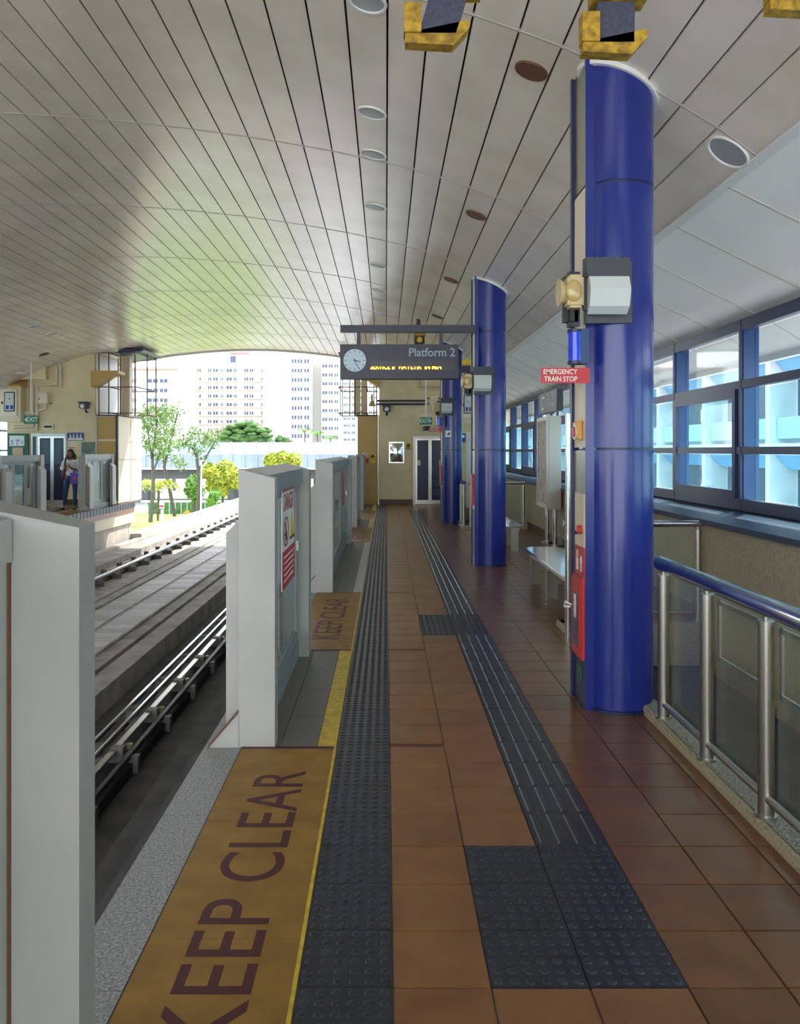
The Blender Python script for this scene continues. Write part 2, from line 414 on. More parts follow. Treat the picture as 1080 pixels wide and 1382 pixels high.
# platform edge: granite strip, grey terrazzo, yellow or pale marker tiles
mats_Y = [(1.85, 4.55), (6.75, 9.49), (14.7, 17.5), (19.8, 22.5)]
y = 1.3
while y < 24.9:
    y1 = min(y+.6, 24.95); obj('edge_stone', MB().box(-1.0, -.795, y+.003, y1-.003, -.012, .001), 'granite_edge', floor); y = y1
gaps = [(0.2, 1.85), (4.55, 6.75), (9.49, 14.7), (17.5, 19.8), (22.5, 24.95)]
for gi, (a, b) in enumerate(gaps):
    nrow = max(1, round((b-a)/.55)); st = (b-a)/nrow
    for k in range(nrow):
        for xa, xb in ((-.79, -.585), (-.585, -.38)):
            obj('terrazzo_tile', MB().box(xa+.002, xb-.002, a+k*st+.002, a+(k+1)*st-.002, -.012, .0), 'grey_terrazzo', floor)
    nt_ = round((b-a)/.265); st = (b-a)/nt_
    for k in range(nt_):
        obj('marker_tile', MB().box(-.378, -.275, a+k*st+.002, a+(k+1)*st-.002, -.012, .002), 'pale_paint' if gi == 2 else 'yellow_paint', floor)
for Yc, xa, xb in [(4.58, .021, .315), (6.78, .021, .315), (9.52, .021, .315)]:
    obj('red_floor_line', MB().box(xa, xb, Yc-.018, Yc+.018, -.001, .0022), 'red_line', floor)
edge = MB(); edge.box(-1.035, -1.0, -6, 24.95, -.10, .0); edge.box(-1.30, -1.03, -6, 24.95, -.32, -.24)
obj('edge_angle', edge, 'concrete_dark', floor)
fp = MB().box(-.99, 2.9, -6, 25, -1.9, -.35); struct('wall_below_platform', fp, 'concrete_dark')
names = ['nearest', 'second nearest', 'third nearest', 'farthest']
for i, (a, b) in enumerate(mats_Y):
    e = empty('keep_clear_marking', (-.535, (a+b)/2, 0), names[i]+' mustard door-zone floor marking with maroon KEEP CLEAR, between platform gates', 'floor marking', 'KEEP CLEAR floor markings')
    x0, x1 = -.79, -.285
    nseg = 3
    for k in range(nseg):
        ya = a+.03+(b-a-.06)*k/nseg; yb = a+.03+(b-a-.06)*(k+1)/nseg
        obj('mat_sheet', MB().box(x0, x1, ya+.002, yb-.002, .001, .004), 'yellow_mat', e)
    obj('border_line', MB().box(x0, x1, a-.005, a+.03, .001, .0045), 'maroon', e)
    obj('border_line', MB().box(x0, x1, b-.03, b+.005, .001, .0045), 'maroon', e)
    obj('edge_line', MB().box(-.2855, -.272, a, b, .001, .0043), 'yellow_paint', e, label='bright yellow worn edge line')
    obj('edge_groove', MB().box(-.797, -.788, a, b, -.002, .0012), 'black', e)
    t = text('lettering', 'KEEP CLEAR', .335, (-.545, a+.38+.985, .0), FLOORT, 'maroon', e, depth=.0046, sx=1.02, bold=.004)
    # text width is fitted below
    ys = [v.co.y for v in t.data.vertices]; xs_ = [v.co.x for v in t.data.vertices]
    ky = 1.97/(max(ys)-min(ys)); kx = .25/(max(xs_)-min(xs_))
    for v in t.data.vertices: v.co.x *= kx; v.co.y *= ky
    t.location.y = a+.385+.985-(a+b)/2-(max(ys)+min(ys))/2*ky; t.location.x = -.527+.535-(max(xs_)+min(xs_))/2*kx

# ================================================================ PLATFORM GATES
def gate(y0, y1, label, sg=1, near=True, long=False, sign=True, grp='platform screen gates on this side'):
    mx = (lambda x: x) if sg > 0 else (lambda x: 2*XC-x)
    e = empty('platform_gate', (mx(-.71), (y0+y1)/2, 0), label, 'gate', grp)
    def post(ya, yb, bev=False):
        p = [(mx(-.812), 0), (mx(-.612), 0), (mx(-.612), 1.48), (mx(-.812), 1.533)]
        obj('end_post', MB().prism(p, 'y', ya, yb), 'gate_paint', e)
    post(y0, y0+.12); post(y1-.2, y1)
    ya, yb = y0+.12, y1-.2
    obj('top_rail', MB().prism([(mx(-.80), 1.38), (mx(-.66), 1.38), (mx(-.66), 1.495), (mx(-.80), 1.53)], 'y', ya, yb), 'gate_leaf', e)
    obj('bottom_rail', MB().box(min(mx(-.80), mx(-.69)), max(mx(-.80), mx(-.69)), ya, yb, .0, .13), 'gate_leaf', e)
    nl = max(1, round((yb-ya)/1.45)) if not long else 3
    if sg < 0: nl = 3
    st = (yb-ya)/nl
    for k in range(nl):
        a, b = ya+k*st, ya+(k+1)*st
        xa, xb = sorted((mx(-.74), mx(-.70)))
        fr = MB(); fr.box(xa, xb, a+.01, a+.08, .13, 1.38); fr.box(xa, xb, b-.08, b-.01, .13, 1.38); fr.box(xa, xb, a+.08, b-.08, .13, .22); fr.box(xa, xb, a+.08, b-.08, 1.32, 1.38)
        l = obj('door_leaf', fr, 'gate_leaf', e)
        obj('glass_pane', MB().box(min(mx(-.724), mx(-.716)), max(mx(-.724), mx(-.716)), a+.08, b-.08, .22, 1.32), 'gate_glass', l)
    # track-side sliding door box, chamfered top, with sloping foot plate
    x0, x1 = mx(-.90), mx(-.815)
    for ya_, yb_ in ((y0+.10, y0+.42), (y1-.42, y1-.10)):
        obj('sliding_door', MB().prism([(x0, .03), (x1, .03), (x1, 1.26), (x0, 1.17)], 'y', ya_, yb_), 'gate_paint', e)
    for yy in (y0-.005, y1-.035):
        obj('foot_plate', MB().prism([(mx(-.975), .0), (mx(-.812), 0), (mx(-.812), .19)], 'y', yy, yy+.02), 'gate_paint', e)
        obj('rust_strip', MB().prism([(mx(-.975), .0), (mx(-.812), .19), (mx(-.812), .205), (mx(-.985), .003)], 'y', yy-.004, yy+.05), 'grille_brown', e)
    obj('lock_plate', MB().box(min(mx(-.70), mx(-.685)), max(mx(-.70), mx(-.685)), y1-.29, y1-.25, .85, .93), 'steel_brushed', e)
    return e
g1 = gate(4.55, 6.75, 'pale grey platform gate with red and white DANGER sign, nearest of the gates with glass')
g2 = gate(9.49, 14.7, 'long grey platform gate past the second KEEP CLEAR marking', long=True)
g3 = gate(17.5, 19.8, 'short grey platform gate just past the long gate, level with third column')
g4 = gate(22.5, 24.9, 'farthest short grey platform gate beside the ochre cabinet')
# nearest gate, seen from its platform side, left edge of view
e = empty('platform_gate', (-.75, 1.2, 0), 'large grey platform gate end at the left edge, closest to the viewer', 'gate', 'platform screen gates on this side')
zt = 1.50
def slab(nm, pl, mt, par):      # plan polygon with a height per corner
    n = len(pl); mb = MB().poly([(x, y, 0) for x, y, z in pl]+[(x, y, z) for x, y, z in pl], [list(range(n))[::-1], [n+k for k in range(n)]]+[(k, (k+1) % n, n+(k+1) % n, n+k) for k in range(n)])
    return obj(nm, mb, mt, par)
slab('end_post', [(-.768, 1.68, 1.497), (-.624, 1.68, 1.478), (-.652, 1.85, 1.474), (-.89, 1.85, 1.53), (-.89, 1.69, 1.53)], 'gate_paint', e)
slab('door_leaf', [(-.86, .3, 1.52), (-.766, .3, 1.50), (-.766, 1.672, 1.50), (-.86, 1.672, 1.52)], 'gate_paint', e)
obj('flap', MB().box(-.80, -.757, .9, 1.672, 1.41, 1.497), 'gate_paint', e)
obj('gasket', MB().box(-.770, -.762, 1.668, 1.682, 0, 1.42), 'grille_brown', e)
# DANGER sign on gate 1
sx = -.692
ya, yb, za, zb = 5.46, 6.20, .70, 1.39
s = obj('danger_sign', MB().box(sx, sx+.006, ya, yb, za, zb), 'white', g1, label='white and red DANGER notice with prohibition circle and yellow triangle')
obj('sign_red_field', MB().box(sx+.006, sx+.008, ya+.005, yb-.005, za, .955), 'sign_red', s)
obj('sign_red_field', MB().box(sx+.006, sx+.008, ya+.005, yb-.005, zb-.035, zb), 'sign_red', s)
obj('sign_red_field', MB().box(sx+.006, sx+.008, yb-.025, yb, .955, zb-.035), 'sign_red', s)
text('lettering', 'DANGER', .165, (sx+.006, (ya+yb)/2-.015, 1.275), RIGHTF, 'sign_red', s, depth=.002, sx=.86, bold=.015)
ring = MB(); yc, zc = ya+.20, 1.08
for k in range(24):
    a0, a1 = 2*pi*k/24, 2*pi*(k+1)/24
    ring.poly([(sx+.008, yc+.155*cos(a), zc+.105*sin(a)) for a in (a0, a1)]+[(sx+.008, yc+.13*cos(a), zc+.085*sin(a)) for a in (a1, a0)], [(0, 1, 2, 3)])
obj('prohibition_ring', ring, 'sign_red', s)
obj('prohibition_bar', MB().poly([(sx+.0085, yc-.11, zc+.06), (sx+.0085, yc-.09, zc+.075), (sx+.0085, yc+.11, zc-.06), (sx+.0085, yc+.09, zc-.075)], [(0, 3, 2, 1)]), 'sign_red', s)
for pb in ((-.035, .035, -.065, .03), (-.02, .02, .035, .065), (-.08, .08, -.02, -.005)): obj('pictogram', MB().box(sx+.006, sx+.0075, yc+pb[0], yc+pb[1], zc+pb[2], zc+pb[3]), 'black', s)
obj('warning_triangle', MB().prism([(yb-.31, 1.02), (yb-.05, 1.02), (yb-.18, 1.20)], 'x', sx+.006, sx+.008), 'yellow_sign', s)
obj('triangle_base', MB().box(sx+.006, sx+.0085, yb-.31, yb-.05, 1.0, 1.018), 'black', s)
for k in range(5): obj('notice_line', MB().box(sx+.008, sx+.0085, ya+.07+.02*(k % 2), yb-.09, .745+k*.04, .757+k*.04), 'offwhite_text', s)
# small notice on gate 2
obj('small_notice', MB().box(-.695, -.69, 13.2, 13.6, .75, 1.3), 'sign_red', g2, label='small red and white notice')

# opposite platform gates (mirrored)
gate(22.5, 24.9, 'grey framed glass gate right of the woman on the opposite platform', -1, grp='platform screen gates opposite')
gate(17.5, 19.8, 'grey framed glass gate left of the standing woman on the opposite platform', -1, grp='platform screen gates opposite')

# ================================================================ TRACKS
TZ = -1.14
bed = MB()
bed.box(-7.9, -1.1, -6, 70, -1.75, -1.45)
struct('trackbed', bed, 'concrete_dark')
def beam(x0, x1, z1, m='concrete', nm='running_beam', z0=-1.45, ya=-6, yb=70):
    e = struct(nm, MB().box(x0, x1, ya, yb, z0, z1), m); return e
beam(-3.61, -3.31, TZ-.02); beam(-3.93, -3.68, TZ-.01); beam(-3.68, -3.61, TZ-.12, 'concrete_dark')
beam(-5.69, -5.39, TZ-.02); beam(-5.32, -5.07, TZ-.01); beam(-5.39, -5.32, TZ-.12, 'concrete_dark')
beam(-1.95, -1.35, TZ-.1, 'concrete_dark'); beam(-7.65, -7.05, TZ-.05, 'concrete')
beam(-3.2, -2.0, -1.42, 'concrete_dark'); beam(-7.05, -5.7, -1.35, 'concrete'); beam(-7.9, -7.7, TZ+.02, 'concrete_light')
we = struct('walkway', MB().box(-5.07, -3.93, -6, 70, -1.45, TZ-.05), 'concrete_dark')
pl = {}
y = 3.0; q = 0
pm = MB().box(-.245, .245, -.139, .139, 0, .045).mesh('plank', 'plank')
while y < 38:
    for xc in (-4.79, -4.21):
        inst('plank', pm, we, (xc, y, TZ-.045+random.uniform(-.004, .004)))
    y += .305
obj('far_planks', MB().box(-5.03, -3.97, 38, 70, TZ-.05, TZ), 'plank', we, kind='stuff')
cc = MB().box(-4.535, -4.465, -6, 70, TZ-.05, TZ-.01); cc.box(-5.09, -5.05, -6, 70, TZ-.05, TZ+.03); cc.box(-3.95, -3.91, -6, 70, TZ-.05, TZ+.03)
obj('cable_channel', cc, 'concrete', we)
def power_rail(mx, label):
    e = empty('power_rail', (mx(-2.57), 20, -1.42), label, 'rail')
    for x, z, w, h, m in ((-2.77, -1.13, .035, .05, 'rail_chrome'), (-2.66, -1.16, .03, .06, 'rail_chrome'), (-2.56, -1.19, .07, .03, 'steel_brushed'), (-2.42, -1.24, .05, .05, 'dark_steel')):
        a, b = sorted((mx(x-w/2), mx(x+w/2)))
        obj('conductor', MB().bbox(a, b, 1, 70, z-h/2, z+h/2, .006), m, e)
    a, b = sorted((mx(-2.62), mx(-2.38)))
    obj('guide_web', MB().box(a, b, 1, 70, -1.40, -1.30), 'dark_steel', e)
    bk = MB(); a, b = sorted((-.22, .22)); bk.box(-.24, .24, -.04, .04, 0, .16); bk.box(-.22, -.12, -.06, .06, .16, .26, 0); bk.box(-.02, .1, -.05, .05, .16, .24)
    bm_ = bk.mesh('bracket', 'bracket_grey')
    bo = MB().cyl((0, 0, 0), (0, 0, .05), .035, n=10).mesh('insulator', 'beige_device')
    y = 3.2
    while y < 46:
        b_ = inst('bracket', bm_, e, (mx(-2.57), y, -1.40)); inst('insulator', bo, e, (mx(-2.50), y+.25, -1.27))
        y += 1.15
    return e
power_rail(lambda x: x, 'shiny steel power rail assembly in the dark trough beside the near platform')
power_rail(lambda x: 2*XC-x, 'steel power rail assembly on the far track by the opposite platform')

# ================================================================ OPPOSITE PLATFORM
OP = 2*XC
op = struct('floor_opposite', MB().box(OP-RW, OP+1.03, -6, 26.2, -.3, 0), 'brown_tile')
y = 16
while y < 26.1:
    obj('nosing_tile', MB().box(OP+.93, OP+1.045, y+.01, y+.22, -.16, .012), 'tactile', op); y += .25
obj('marker_line', MB().box(OP+.28, OP+.40, 6, 26, 0, .004), 'yellow_paint', op)
obj('tactile_strip', MB().box(OP-.02, OP+.27, 6, 25, 0, .006), 'tactile', op)
obj('edge_beam', MB().box(OP+.5, OP+1.0, -6, 26.3, -.62, -.16), 'beige_panel', op)
y = 2.0
while y < 26.2:
    obj('skirt_panel', MB().box(OP+.80, OP+.90, y+.012, min(y+1.2, 26.3)-.012, -1.5, -.64), 'concrete_light', op); y += 1.2
struct('wall_opposite_base', MB().box(OP-RW, OP+.80, -6, 26.2, -1.75, -.62), 'concrete_dark')

# ================================================================ RIGHT SIDE: parapet, sill, windows
struct('wall_right', MB().box(RW, RW+.16, -6, 25.2, -3.6, .95), 'pebble_wall')
sk = MB().box(RW-.012, RW, 7.75, 17.3, 0, .15); struct('baseboard_right', sk, 'skirting')
struct('sill_right', MB().poly([(RW-.05, -6, .95), (RW-.05, 25.2, .95), (XW+.1, 25.2, 1.0), (XW+.1, -6, 1.0), (RW-.05, -6, 1.0), (RW-.05, 25.2, 1.0), (XW+.1, 25.2, 1.05), (XW+.1, -6, 1.05)],
    [(0, 1, 2, 3), (4, 7, 6, 5), (0, 4, 5, 1), (1, 5, 6, 2), (2, 6, 7, 3), (3, 7, 4, 0)]), 'sill_metal')
def window_wall(mx, nm, y0, n, last):
    zh, zt_, zm, zb = EH+HEAD, 2.28, 1.635, 1.05
    X = lambda a, b: sorted((mx(a), mx(b)))
    for k in range(n):
        ya, yb = y0+1.86*k, y0+1.86*(k+1)
        w = struct(f'window_{nm+k}', MB().box(*X(XW, XW+.15), ya-.035, ya+.035, zb, zh), 'window_blue')
        fr = MB(); fr.box(*X(XW-.02, XW+.05), ya, yb, zh-.10, zh+.01); fr.box(*X(XW-.02, XW+.05), ya, yb, zt_-.04, zt_+.04)
        fr.box(*X(XW-.02, XW+.05), ya, yb, zm-.035, zm+.035); fr.box(*X(XW-.02, XW+.05), ya, yb, zb, zb+.11); fr.box(*X(XW-.025, XW), ya-.02, ya+.02, zb, zh)
        obj('window_frame', fr, 'window_frame', w)
        if k % 2 == 1:
            sf = MB(); sf.box(*X(XW-.03, XW+.02), ya+.10, ya+.17, zb+.11, zt_-.04); sf.box(*X(XW-.03, XW+.02), yb-.10, yb-.03, zb+.11, zt_-.04)
            sf.box(*X(XW-.03, XW+.02), ya+.17, yb-.10, zb+.11, zb+.19); sf.box(*X(XW-.03, XW+.02), ya+.17, yb-.10, zt_-.13, zt_-.04)
            obj('sliding_sash', sf, 'window_frame', w)
        obj('glass_pane', MB().box(*X(XW+.11, XW+.116), ya+.035, yb-.035, zt_+.04, zh-.1), 'window_glass', w)
        for za, zc in ((zb+.11, zm-.035), (zm+.035, zt_-.04)):
            obj('glass_pane', MB().box(*X(XW+.11, XW+.116), ya+.035, yb-.035, za, zc), 'tinted_glass', w)
window_wall(lambda x: x, 1, 8.07-1.86*5, 14, 0)
# opposite side window wall and parapet
struct('wall_left', MB().box(OP-RW-.16, OP-RW, -6, 28, -3.6, .95), 'pebble_wall')
struct('sill_left', MB().box(OP-XW-.1, OP-RW+.05, -6, 28, .95, 1.05), 'sill_metal')
window_wall(lambda x: 2*XC-x, 15, 8.07-1.86*4, 15, 0)

# ================================================================ STAIRWELLS
def kerb(nm, mb): 
    return struct(nm, mb, ['granite_kerb', 'kerb_front'])
kb = MB().box(KX+.02, KX+.115, -3, 7.75, -.34, .05, 0); kb.bbox(KX, KX+.03, -3, 7.75, -.34, .05, .006, 1)
kb.box(KX+.02, RW, 7.60, 7.75, -.34, .05, 0)
kerb('stairwell_kerb', kb)
kb = MB().box(KX, KX+.115, 17.3, 23.6, -.34, .05, 0); kb.bbox(KX, RW, 17.22, 17.36, -.34, .05, .006, 1)
kerb('stairwell_kerb', kb)
st = struct('staircase', MB().poly([(KX+.12, .8, -.35), (RW, .8, -.35), (RW, 7.7, -3.7), (KX+.12, 7.7, -3.7), (KX+.12, .8, -.6), (RW, .8, -.6), (RW, 7.7, -4.0), (KX+.12, 7.7, -4.0)],
    [(0, 1, 2, 3), (7, 6, 5, 4), (0, 3, 7, 4), (1, 5, 6, 2), (0, 4, 5, 1), (2, 6, 7, 3)]), 'concrete_dark')
sm_ = MB().box(KX+.12, RW, 0, .31, -.05, 0); me_ = None
for k in range(21):
    y = .8+k*.3; z = -.16*(k+1)
    obj('stair_tread', MB().box(KX+.125, RW-.01, y, y+.32, z-.16, z), 'grey_terrazzo', st)
struct('wall_stairwell_far', MB().box(KX, RW, 7.62, 7.72, -3.7, -.3), 'cream_wall')
struct('wall_stairwell_inner', MB().box(KX, KX+.11, -3, 7.62, -3.7, -.34), 'cream_wall')
def post_geo(x, y, z0=.05, r=.034):
    mb = MB().cyl((x, y, z0), (x, y, .885), r, n=20); mb.cyl((x, y, .885), (x, y, .90), r+.003, n=20); mb.cyl((x, y, .9), (x, y, .95), .014, n=10); mb.cyl((x, y, z0-.0), (x, y, z0+.012), r+.012, n=20); return mb
r1 = empty('stair_railing', (1.645, 3.6, .05), 'steel and glass stair railing with thick round handrail in the right foreground', 'railing', 'stair railings')
ys_ = [4.895-.66*k for k in range(5)]
for y in ys_: obj('post', post_geo(1.645, y), 'steel_brushed', r1, smooth=True)
obj('handrail', MB().tube([(1.645, 4.985, .955), (1.645, 4.95, .96), (1.645, 2, .96), (1.645, 1.2, .96)], [.02, .042, .042, .042], n=20), 'handrail', r1, smooth=True)
for y in ys_[:-1]:
    obj('glass_panel', MB().box(1.675, 1.685, y-.62, y-.045, .1, .90), 'rail_glass', r1)
    obj('bottom_rail', MB().cyl((1.645, y-.03, .135), (1.645, y-.63, .135), .018), 'steel_brushed', r1, smooth=True)
for i, ya in enumerate((ys_[1]-.03, ys_[2]-.03)):
    f_ = MB(); y2 = ya-.50
    f_.box(1.688, 1.70, y2, ya, .85, .875); f_.box(1.688, 1.70, y2, ya, .565, .59); f_.box(1.688, 1.70, y2, y2+.022, .565, .875); f_.box(1.688, 1.70, ya-.022, ya, .565, .875)
    obj('poster_frame', f_, 'steel_brushed', r1)
def end_rail(y, x0, x1, label):
    e = empty('stair_railing', ((x0+x1)/2, y, .05), label, 'railing', 'stair railings')
    for x in (x0, x1): obj('post', post_geo(x, y), 'steel_brushed', e, smooth=True)
    obj('handrail', MB().cyl((x0-.05, y, .955), (x1+.05, y, .955), .03, n=16), 'handrail', e, smooth=True)
    obj('glass_panel', MB().box(x0+.05, x1-.05, y-.005, y+.005, .12, .9), 'rail_glass', e)
    obj('bottom_rail', MB().cyl((x0+.03, y, .13), (x1-.03, y, .13), .016), 'steel_brushed', e, smooth=True)
    return e
end_rail(7.68, 1.70, 2.90, 'short glass railing behind the nearest column, closing the far end of the stairwell')
end_rail(17.3, 1.78, 2.88, 'short glass railing right of the second column, ending near the window wall')
r3 = empty('stair_railing', (1.65, 19, .05), 'long railing with close-set steel posts between the second and third columns', 'railing', 'stair railings')
for k in range(7): obj('post', post_geo(1.65, 17.5+k*.66), 'steel_brushed', r3, smooth=True)
obj('handrail', MB().cyl((1.65, 17.3, .96), (1.65, 21.6, .96), .04, n=16), 'blue_column', r3, smooth=True, label='blue handrail')
for k in range(6): obj('glass_panel', MB().box(1.675, 1.685, 17.54+k*.66, 18.12+k*.66, .1, .9), 'rail_glass', r3)
tp = empty('guide_post', (1.63, 7.25, .05), 'tall bare steel pole on the stairwell corner left of the nearest column', 'post')
pt = MB().cyl((1.60, 7.25, .0), (1.60, 7.25, 1.96), .026, n=14); obj('pole', pt, 'steel', tp, smooth=True)
obj('pole', MB().cyl((1.655, 7.25, .0), (1.655, 7.25, .78), .026, n=14), 'steel', tp, smooth=True)
obj('collar', MB().cyl((1.60, 7.25, .86), (1.60, 7.25, .90), .034, n=14), 'rail_chrome', tp, smooth=True)

# ================================================================ COLUMNS
def column(Yc, label, dx=0):
    xc = 1.49+dx; e = empty('column', (xc, Yc, 0), label, 'column', 'blue round columns along the platform')
    zs = [0.0, 1.645, 3.31, ceil_z(xc)+.12]
    for i in range(3):
        mb = MB().cyl((xc, Yc, zs[i]+(.02 if i == 0 else .008)), (xc, Yc, zs[i+1]-.008), .226, n=64)
        obj('column_casing', mb, 'blue_column', e, smooth=True)
    obj('core', MB().cyl((xc, Yc, 0), (xc, Yc, zs[3]), .218, n=40), 'navy', e, smooth=True)
    xb = xc-.235
    sp = MB().box(xb, xc-.02, Yc-.13, Yc+.18, 0.01, .78)
    obj('service_casing', sp, 'navy', e)
    obj('service_casing', MB().box(xb, xc-.02, Yc-.13, Yc+.18, .79, 1.635), 'steel_brushed', e, label='bare steel middle cover')
    obj('service_casing', MB().box(xb+.004, xc-.02, Yc-.13, Yc+.18, 1.655, 3.30), 'beige_panel', e, label='pale upper cover')
    obj('service_casing', MB().box(xb+.004, xc-.02, Yc-.13, Yc+.18, 3.315, ceil_z(xb)+.03), 'steel_brushed', e)
    obj('edge_channel', MB().box(xb-.016, xb+.03, Yc+.18, Yc+.225, .0, ceil_z(xb)+.03), 'navy', e)
    obj('front_flange', MB().box(xb, xc-.12, Yc-.136, Yc-.13, .0, ceil_z(xb)+.02), 'blue_column', e)
    rg = MB().cyl((xc, Yc, 0), (xc, Yc, .018), .24, n=40); obj('base_ring', rg, 'navy', e, smooth=True)
    # collar where the column meets the sloping ceiling
    cr = MB()
    for k in range(40):
        a0, a1 = 2*pi*k/40, 2*pi*(k+1)/40
        P = lambda r, a, dz: (xc+r*cos(a), Yc+r*sin(a), ceil_z(xc+r*cos(a))+dz)
        cr.poly([P(.226, a0, -.03), P(.226, a1, -.03), P(.25, a1, -.03), P(.25, a0, -.03), P(.226, a0, .0), P(.226, a1, .0), P(.25, a1, .0), P(.25, a0, .0)],
                [(0, 1, 2, 3), (3, 2, 6, 7), (0, 4, 5, 1)])
    obj('ceiling_collar', cr, 'white_trim', e)
    return e
CY1, CY2, CY3 = 5.33, 11.82, 18.62
column(CY1, 'nearest and largest blue column, right of the guide path, with fire hose cabinet')
column(CY2, 'middle blue column carrying the Platform 2 sign arm')
column(CY3, 'farthest blue column in front of the cream end wall')
def on_column(Yc, which, full_=True, beacon=True):
    f = Yc-.226
    e = empty('floodlight', (1.345, f-.04, 2.42), 'grey wall-pack floodlight with frosted lens on '+which, 'light', 'floodlights on the columns')
    obj('back_plate', MB().box(1.235, 1.515, f-.02, f+.06, 2.42, 2.80), 'lamp_grey', e)
    x0, x1 = 1.205, 1.475
    obj('housing', MB().bbox(x0, x1, f-.10, f-.02, 2.47, 2.80, .02), 'lamp_grey', e)
    obj('hood', MB().prism([(f-.10, 2.68), (f-.02, 2.68), (f-.02, 2.81), (f-.13, 2.80), (f-.15, 2.68)], 'x', x0+.005, x1-.005), 'lamp_grey', e)
    ln = MB().prism([(f-.10, 2.46), (f-.16, 2.50), (f-.19, 2.60), (f-.15, 2.68), (f-.10, 2.68)], 'x', x0+.015, x1-.015)
    obj('lens', ln, 'lens_white', e)
    sc = MB()
    for x in (x0+.05, x1-.05):
        for z in (2.49, 2.795): sc.ball((x, f-.125, z), .009, 1)
    obj('screw', sc, 'dark_steel', e)
    b = empty('strobe_speaker', (1.13, f-.02, 2.42), 'beige square horn with round lens on bracket left of the floodlight on '+which, 'alarm', 'horn alarms on the columns')
    obj('bracket', MB().box(1.16, 1.20, f+.0, f+.02, 2.40, 2.74), 'hanger_grey', b)
    obj('body', MB().bbox(1.10, 1.198, f-.12, f+.0, 2.50, 2.70, .015), 'beige_device', b)
    obj('lens', MB().ball((1.135, f-.12, 2.60), .05, 3, (1, .5, 1.35)), 'amber', b, smooth=True)
    obj('horn', MB().cyl((1.10, f-.05, 2.60), (1.055, f-.05, 2.60), .06, .085, n=20), 'beige_device', b, smooth=True)
    obj('back_horn', MB().bbox(1.10, 1.19, f-.03, f+.09, 2.40, 2.74, .03), 'black', b)
    if beacon:
        bl = empty('blue_beacon', (1.175, f-.0, 2.17), 'bright blue beacon tube below the horn alarm on '+which, 'light', 'blue beacons on the columns')
        obj('beacon_lens', MB().cyl((1.175, f+.02, 2.19), (1.175, f+.02, 2.37), .045, n=20), 'beacon_blue', bl, smooth=True)
        obj('mount', MB().box(1.185, 1.25, f-.02, f+.07, 2.17, 2.385), 'window_blue', bl)
        for z in (2.17, 2.365): obj('cap', MB().cyl((1.175, f+.02, z), (1.175, f+.02, z+.02), .05, n=20), 'navy', bl, smooth=True)
        sgn = empty('emergency_sign', (1.10, f+.05, 2.05), 'red EMERGENCY TRAIN STOP sign projecting left from '+which, 'sign', 'emergency train stop signs')
        obj('board', MB().box(.965, 1.268, f+.04, f+.05, 2.055, 2.15), 'sign_red', sgn)
        text('lettering', 'EMERGENCY', .043, (1.085, f+.04, 2.124), FRONT, 'offwhite_text', sgn, sx=.86, bold=.012)
        text('lettering', 'TRAIN STOP', .043, (1.088, f+.04, 2.079), FRONT, 'offwhite_text', sgn, sx=.86, bold=.012)
    xb = 1.49-.235-.001
    if full_:
        X = lambda t: (xb-t, xb+.001)
        a, b2 = Yc-.12, Yc+.13
        cpn = empty('emergency_button', (xb, Yc, 1.68), 'amber emergency call unit on the side of '+which, 'button')
        obj('housing', MB().bbox(xb-.03, xb+.001, Yc-.07, Yc+.10, 1.70, 1.83, .012), 'orange_panel', cpn)
        obj('button', MB().cyl((xb-.045, Yc+.015, 1.755), (xb-.03, Yc+.015, 1.755), .035, n=20), 'red', cpn, smooth=True)
        obj('surround', MB().cyl((xb-.036, Yc+.015, 1.755), (xb-.028, Yc+.015, 1.755), .05, n=20), 'white', cpn, smooth=True)
        hb = empty('alarm_point', (xb, Yc, 1.0), 'small red alarm button on steel cover of '+which, 'button')
        obj('plate', MB().box(*X(.004), a, b2, 1.02, 1.36), 'cream_metal', hb)
        obj('button', MB().cyl((xb-.03, Yc-.05, 1.13), (xb-.004, Yc-.05, 1.13), .028, n=16), 'red', hb, smooth=True)
        obj('key_switch', MB().cyl((xb-.02, Yc+.07, 1.10), (xb-.004, Yc+.07, 1.10), .012, n=10), 'black', hb)
        nb = empty('fire_notice', (xb, Yc, .83), 'red fire extinguisher notice with white pictograms above the hose cabinet', 'sign')
        obj('plate', MB().box(*X(.006), a, b2, .84, 1.02), 'red', nb)
        for pb in ((.03, .075, .86, .94), (.04, .065, .945, .99), (-.06, -.035, .86, .90)): obj('pictogram', MB().box(xb-.008, xb-.006, Yc+pb[0], Yc+pb[1], pb[2], pb[3]), 'white', nb)
        obj('pictogram', MB().ball((xb-.006, Yc-.045, .93), .03, 1, (.1, 1, 1.2)), 'white', nb)
        fc = empty('fire_cabinet', (xb, Yc, .3), 'narrow red fire extinguisher cabinet with a tall window on '+which, 'cabinet')
        fr = MB(); fr.box(*X(.02), a, b2, .31, .83); obj('body', fr, 'red', fc)
        d_ = obj('door', MB().bbox(xb-.03, xb-.019, a+.01, b2-.01, .325, .815, .004), 'red', fc)
        obj('window', MB().box(xb-.033, xb-.029, a+.07, b2-.07, .38, .72), 'facade_window', d_)
        obj('inner_bottle', MB().box(xb-.0345, xb-.0325, a+.10, b2-.10, .56, .71), 'white', d_)
        obj('pull_tab', MB().tube([(xb-.03, Yc+.11, .62), (xb-.07, Yc+.12, .64), (xb-.07, Yc+.16, .60), (xb-.03, Yc+.15, .60)], .006, 6), 'white', fc)
        obj('label_plate', MB().box(*X(.006), Yc-.03, Yc+.08, .16, .25), 'green_dark', fc)
    else:
        obj('red_notice', MB().box(xb-.035, xb, Yc-.10, Yc+.10, .86, 1.30), 'red', None, 'red call panel on the left side of '+which, 'sign')
on_column(CY1, 'the nearest column')
on_column(CY2, 'the middle column', False, False)
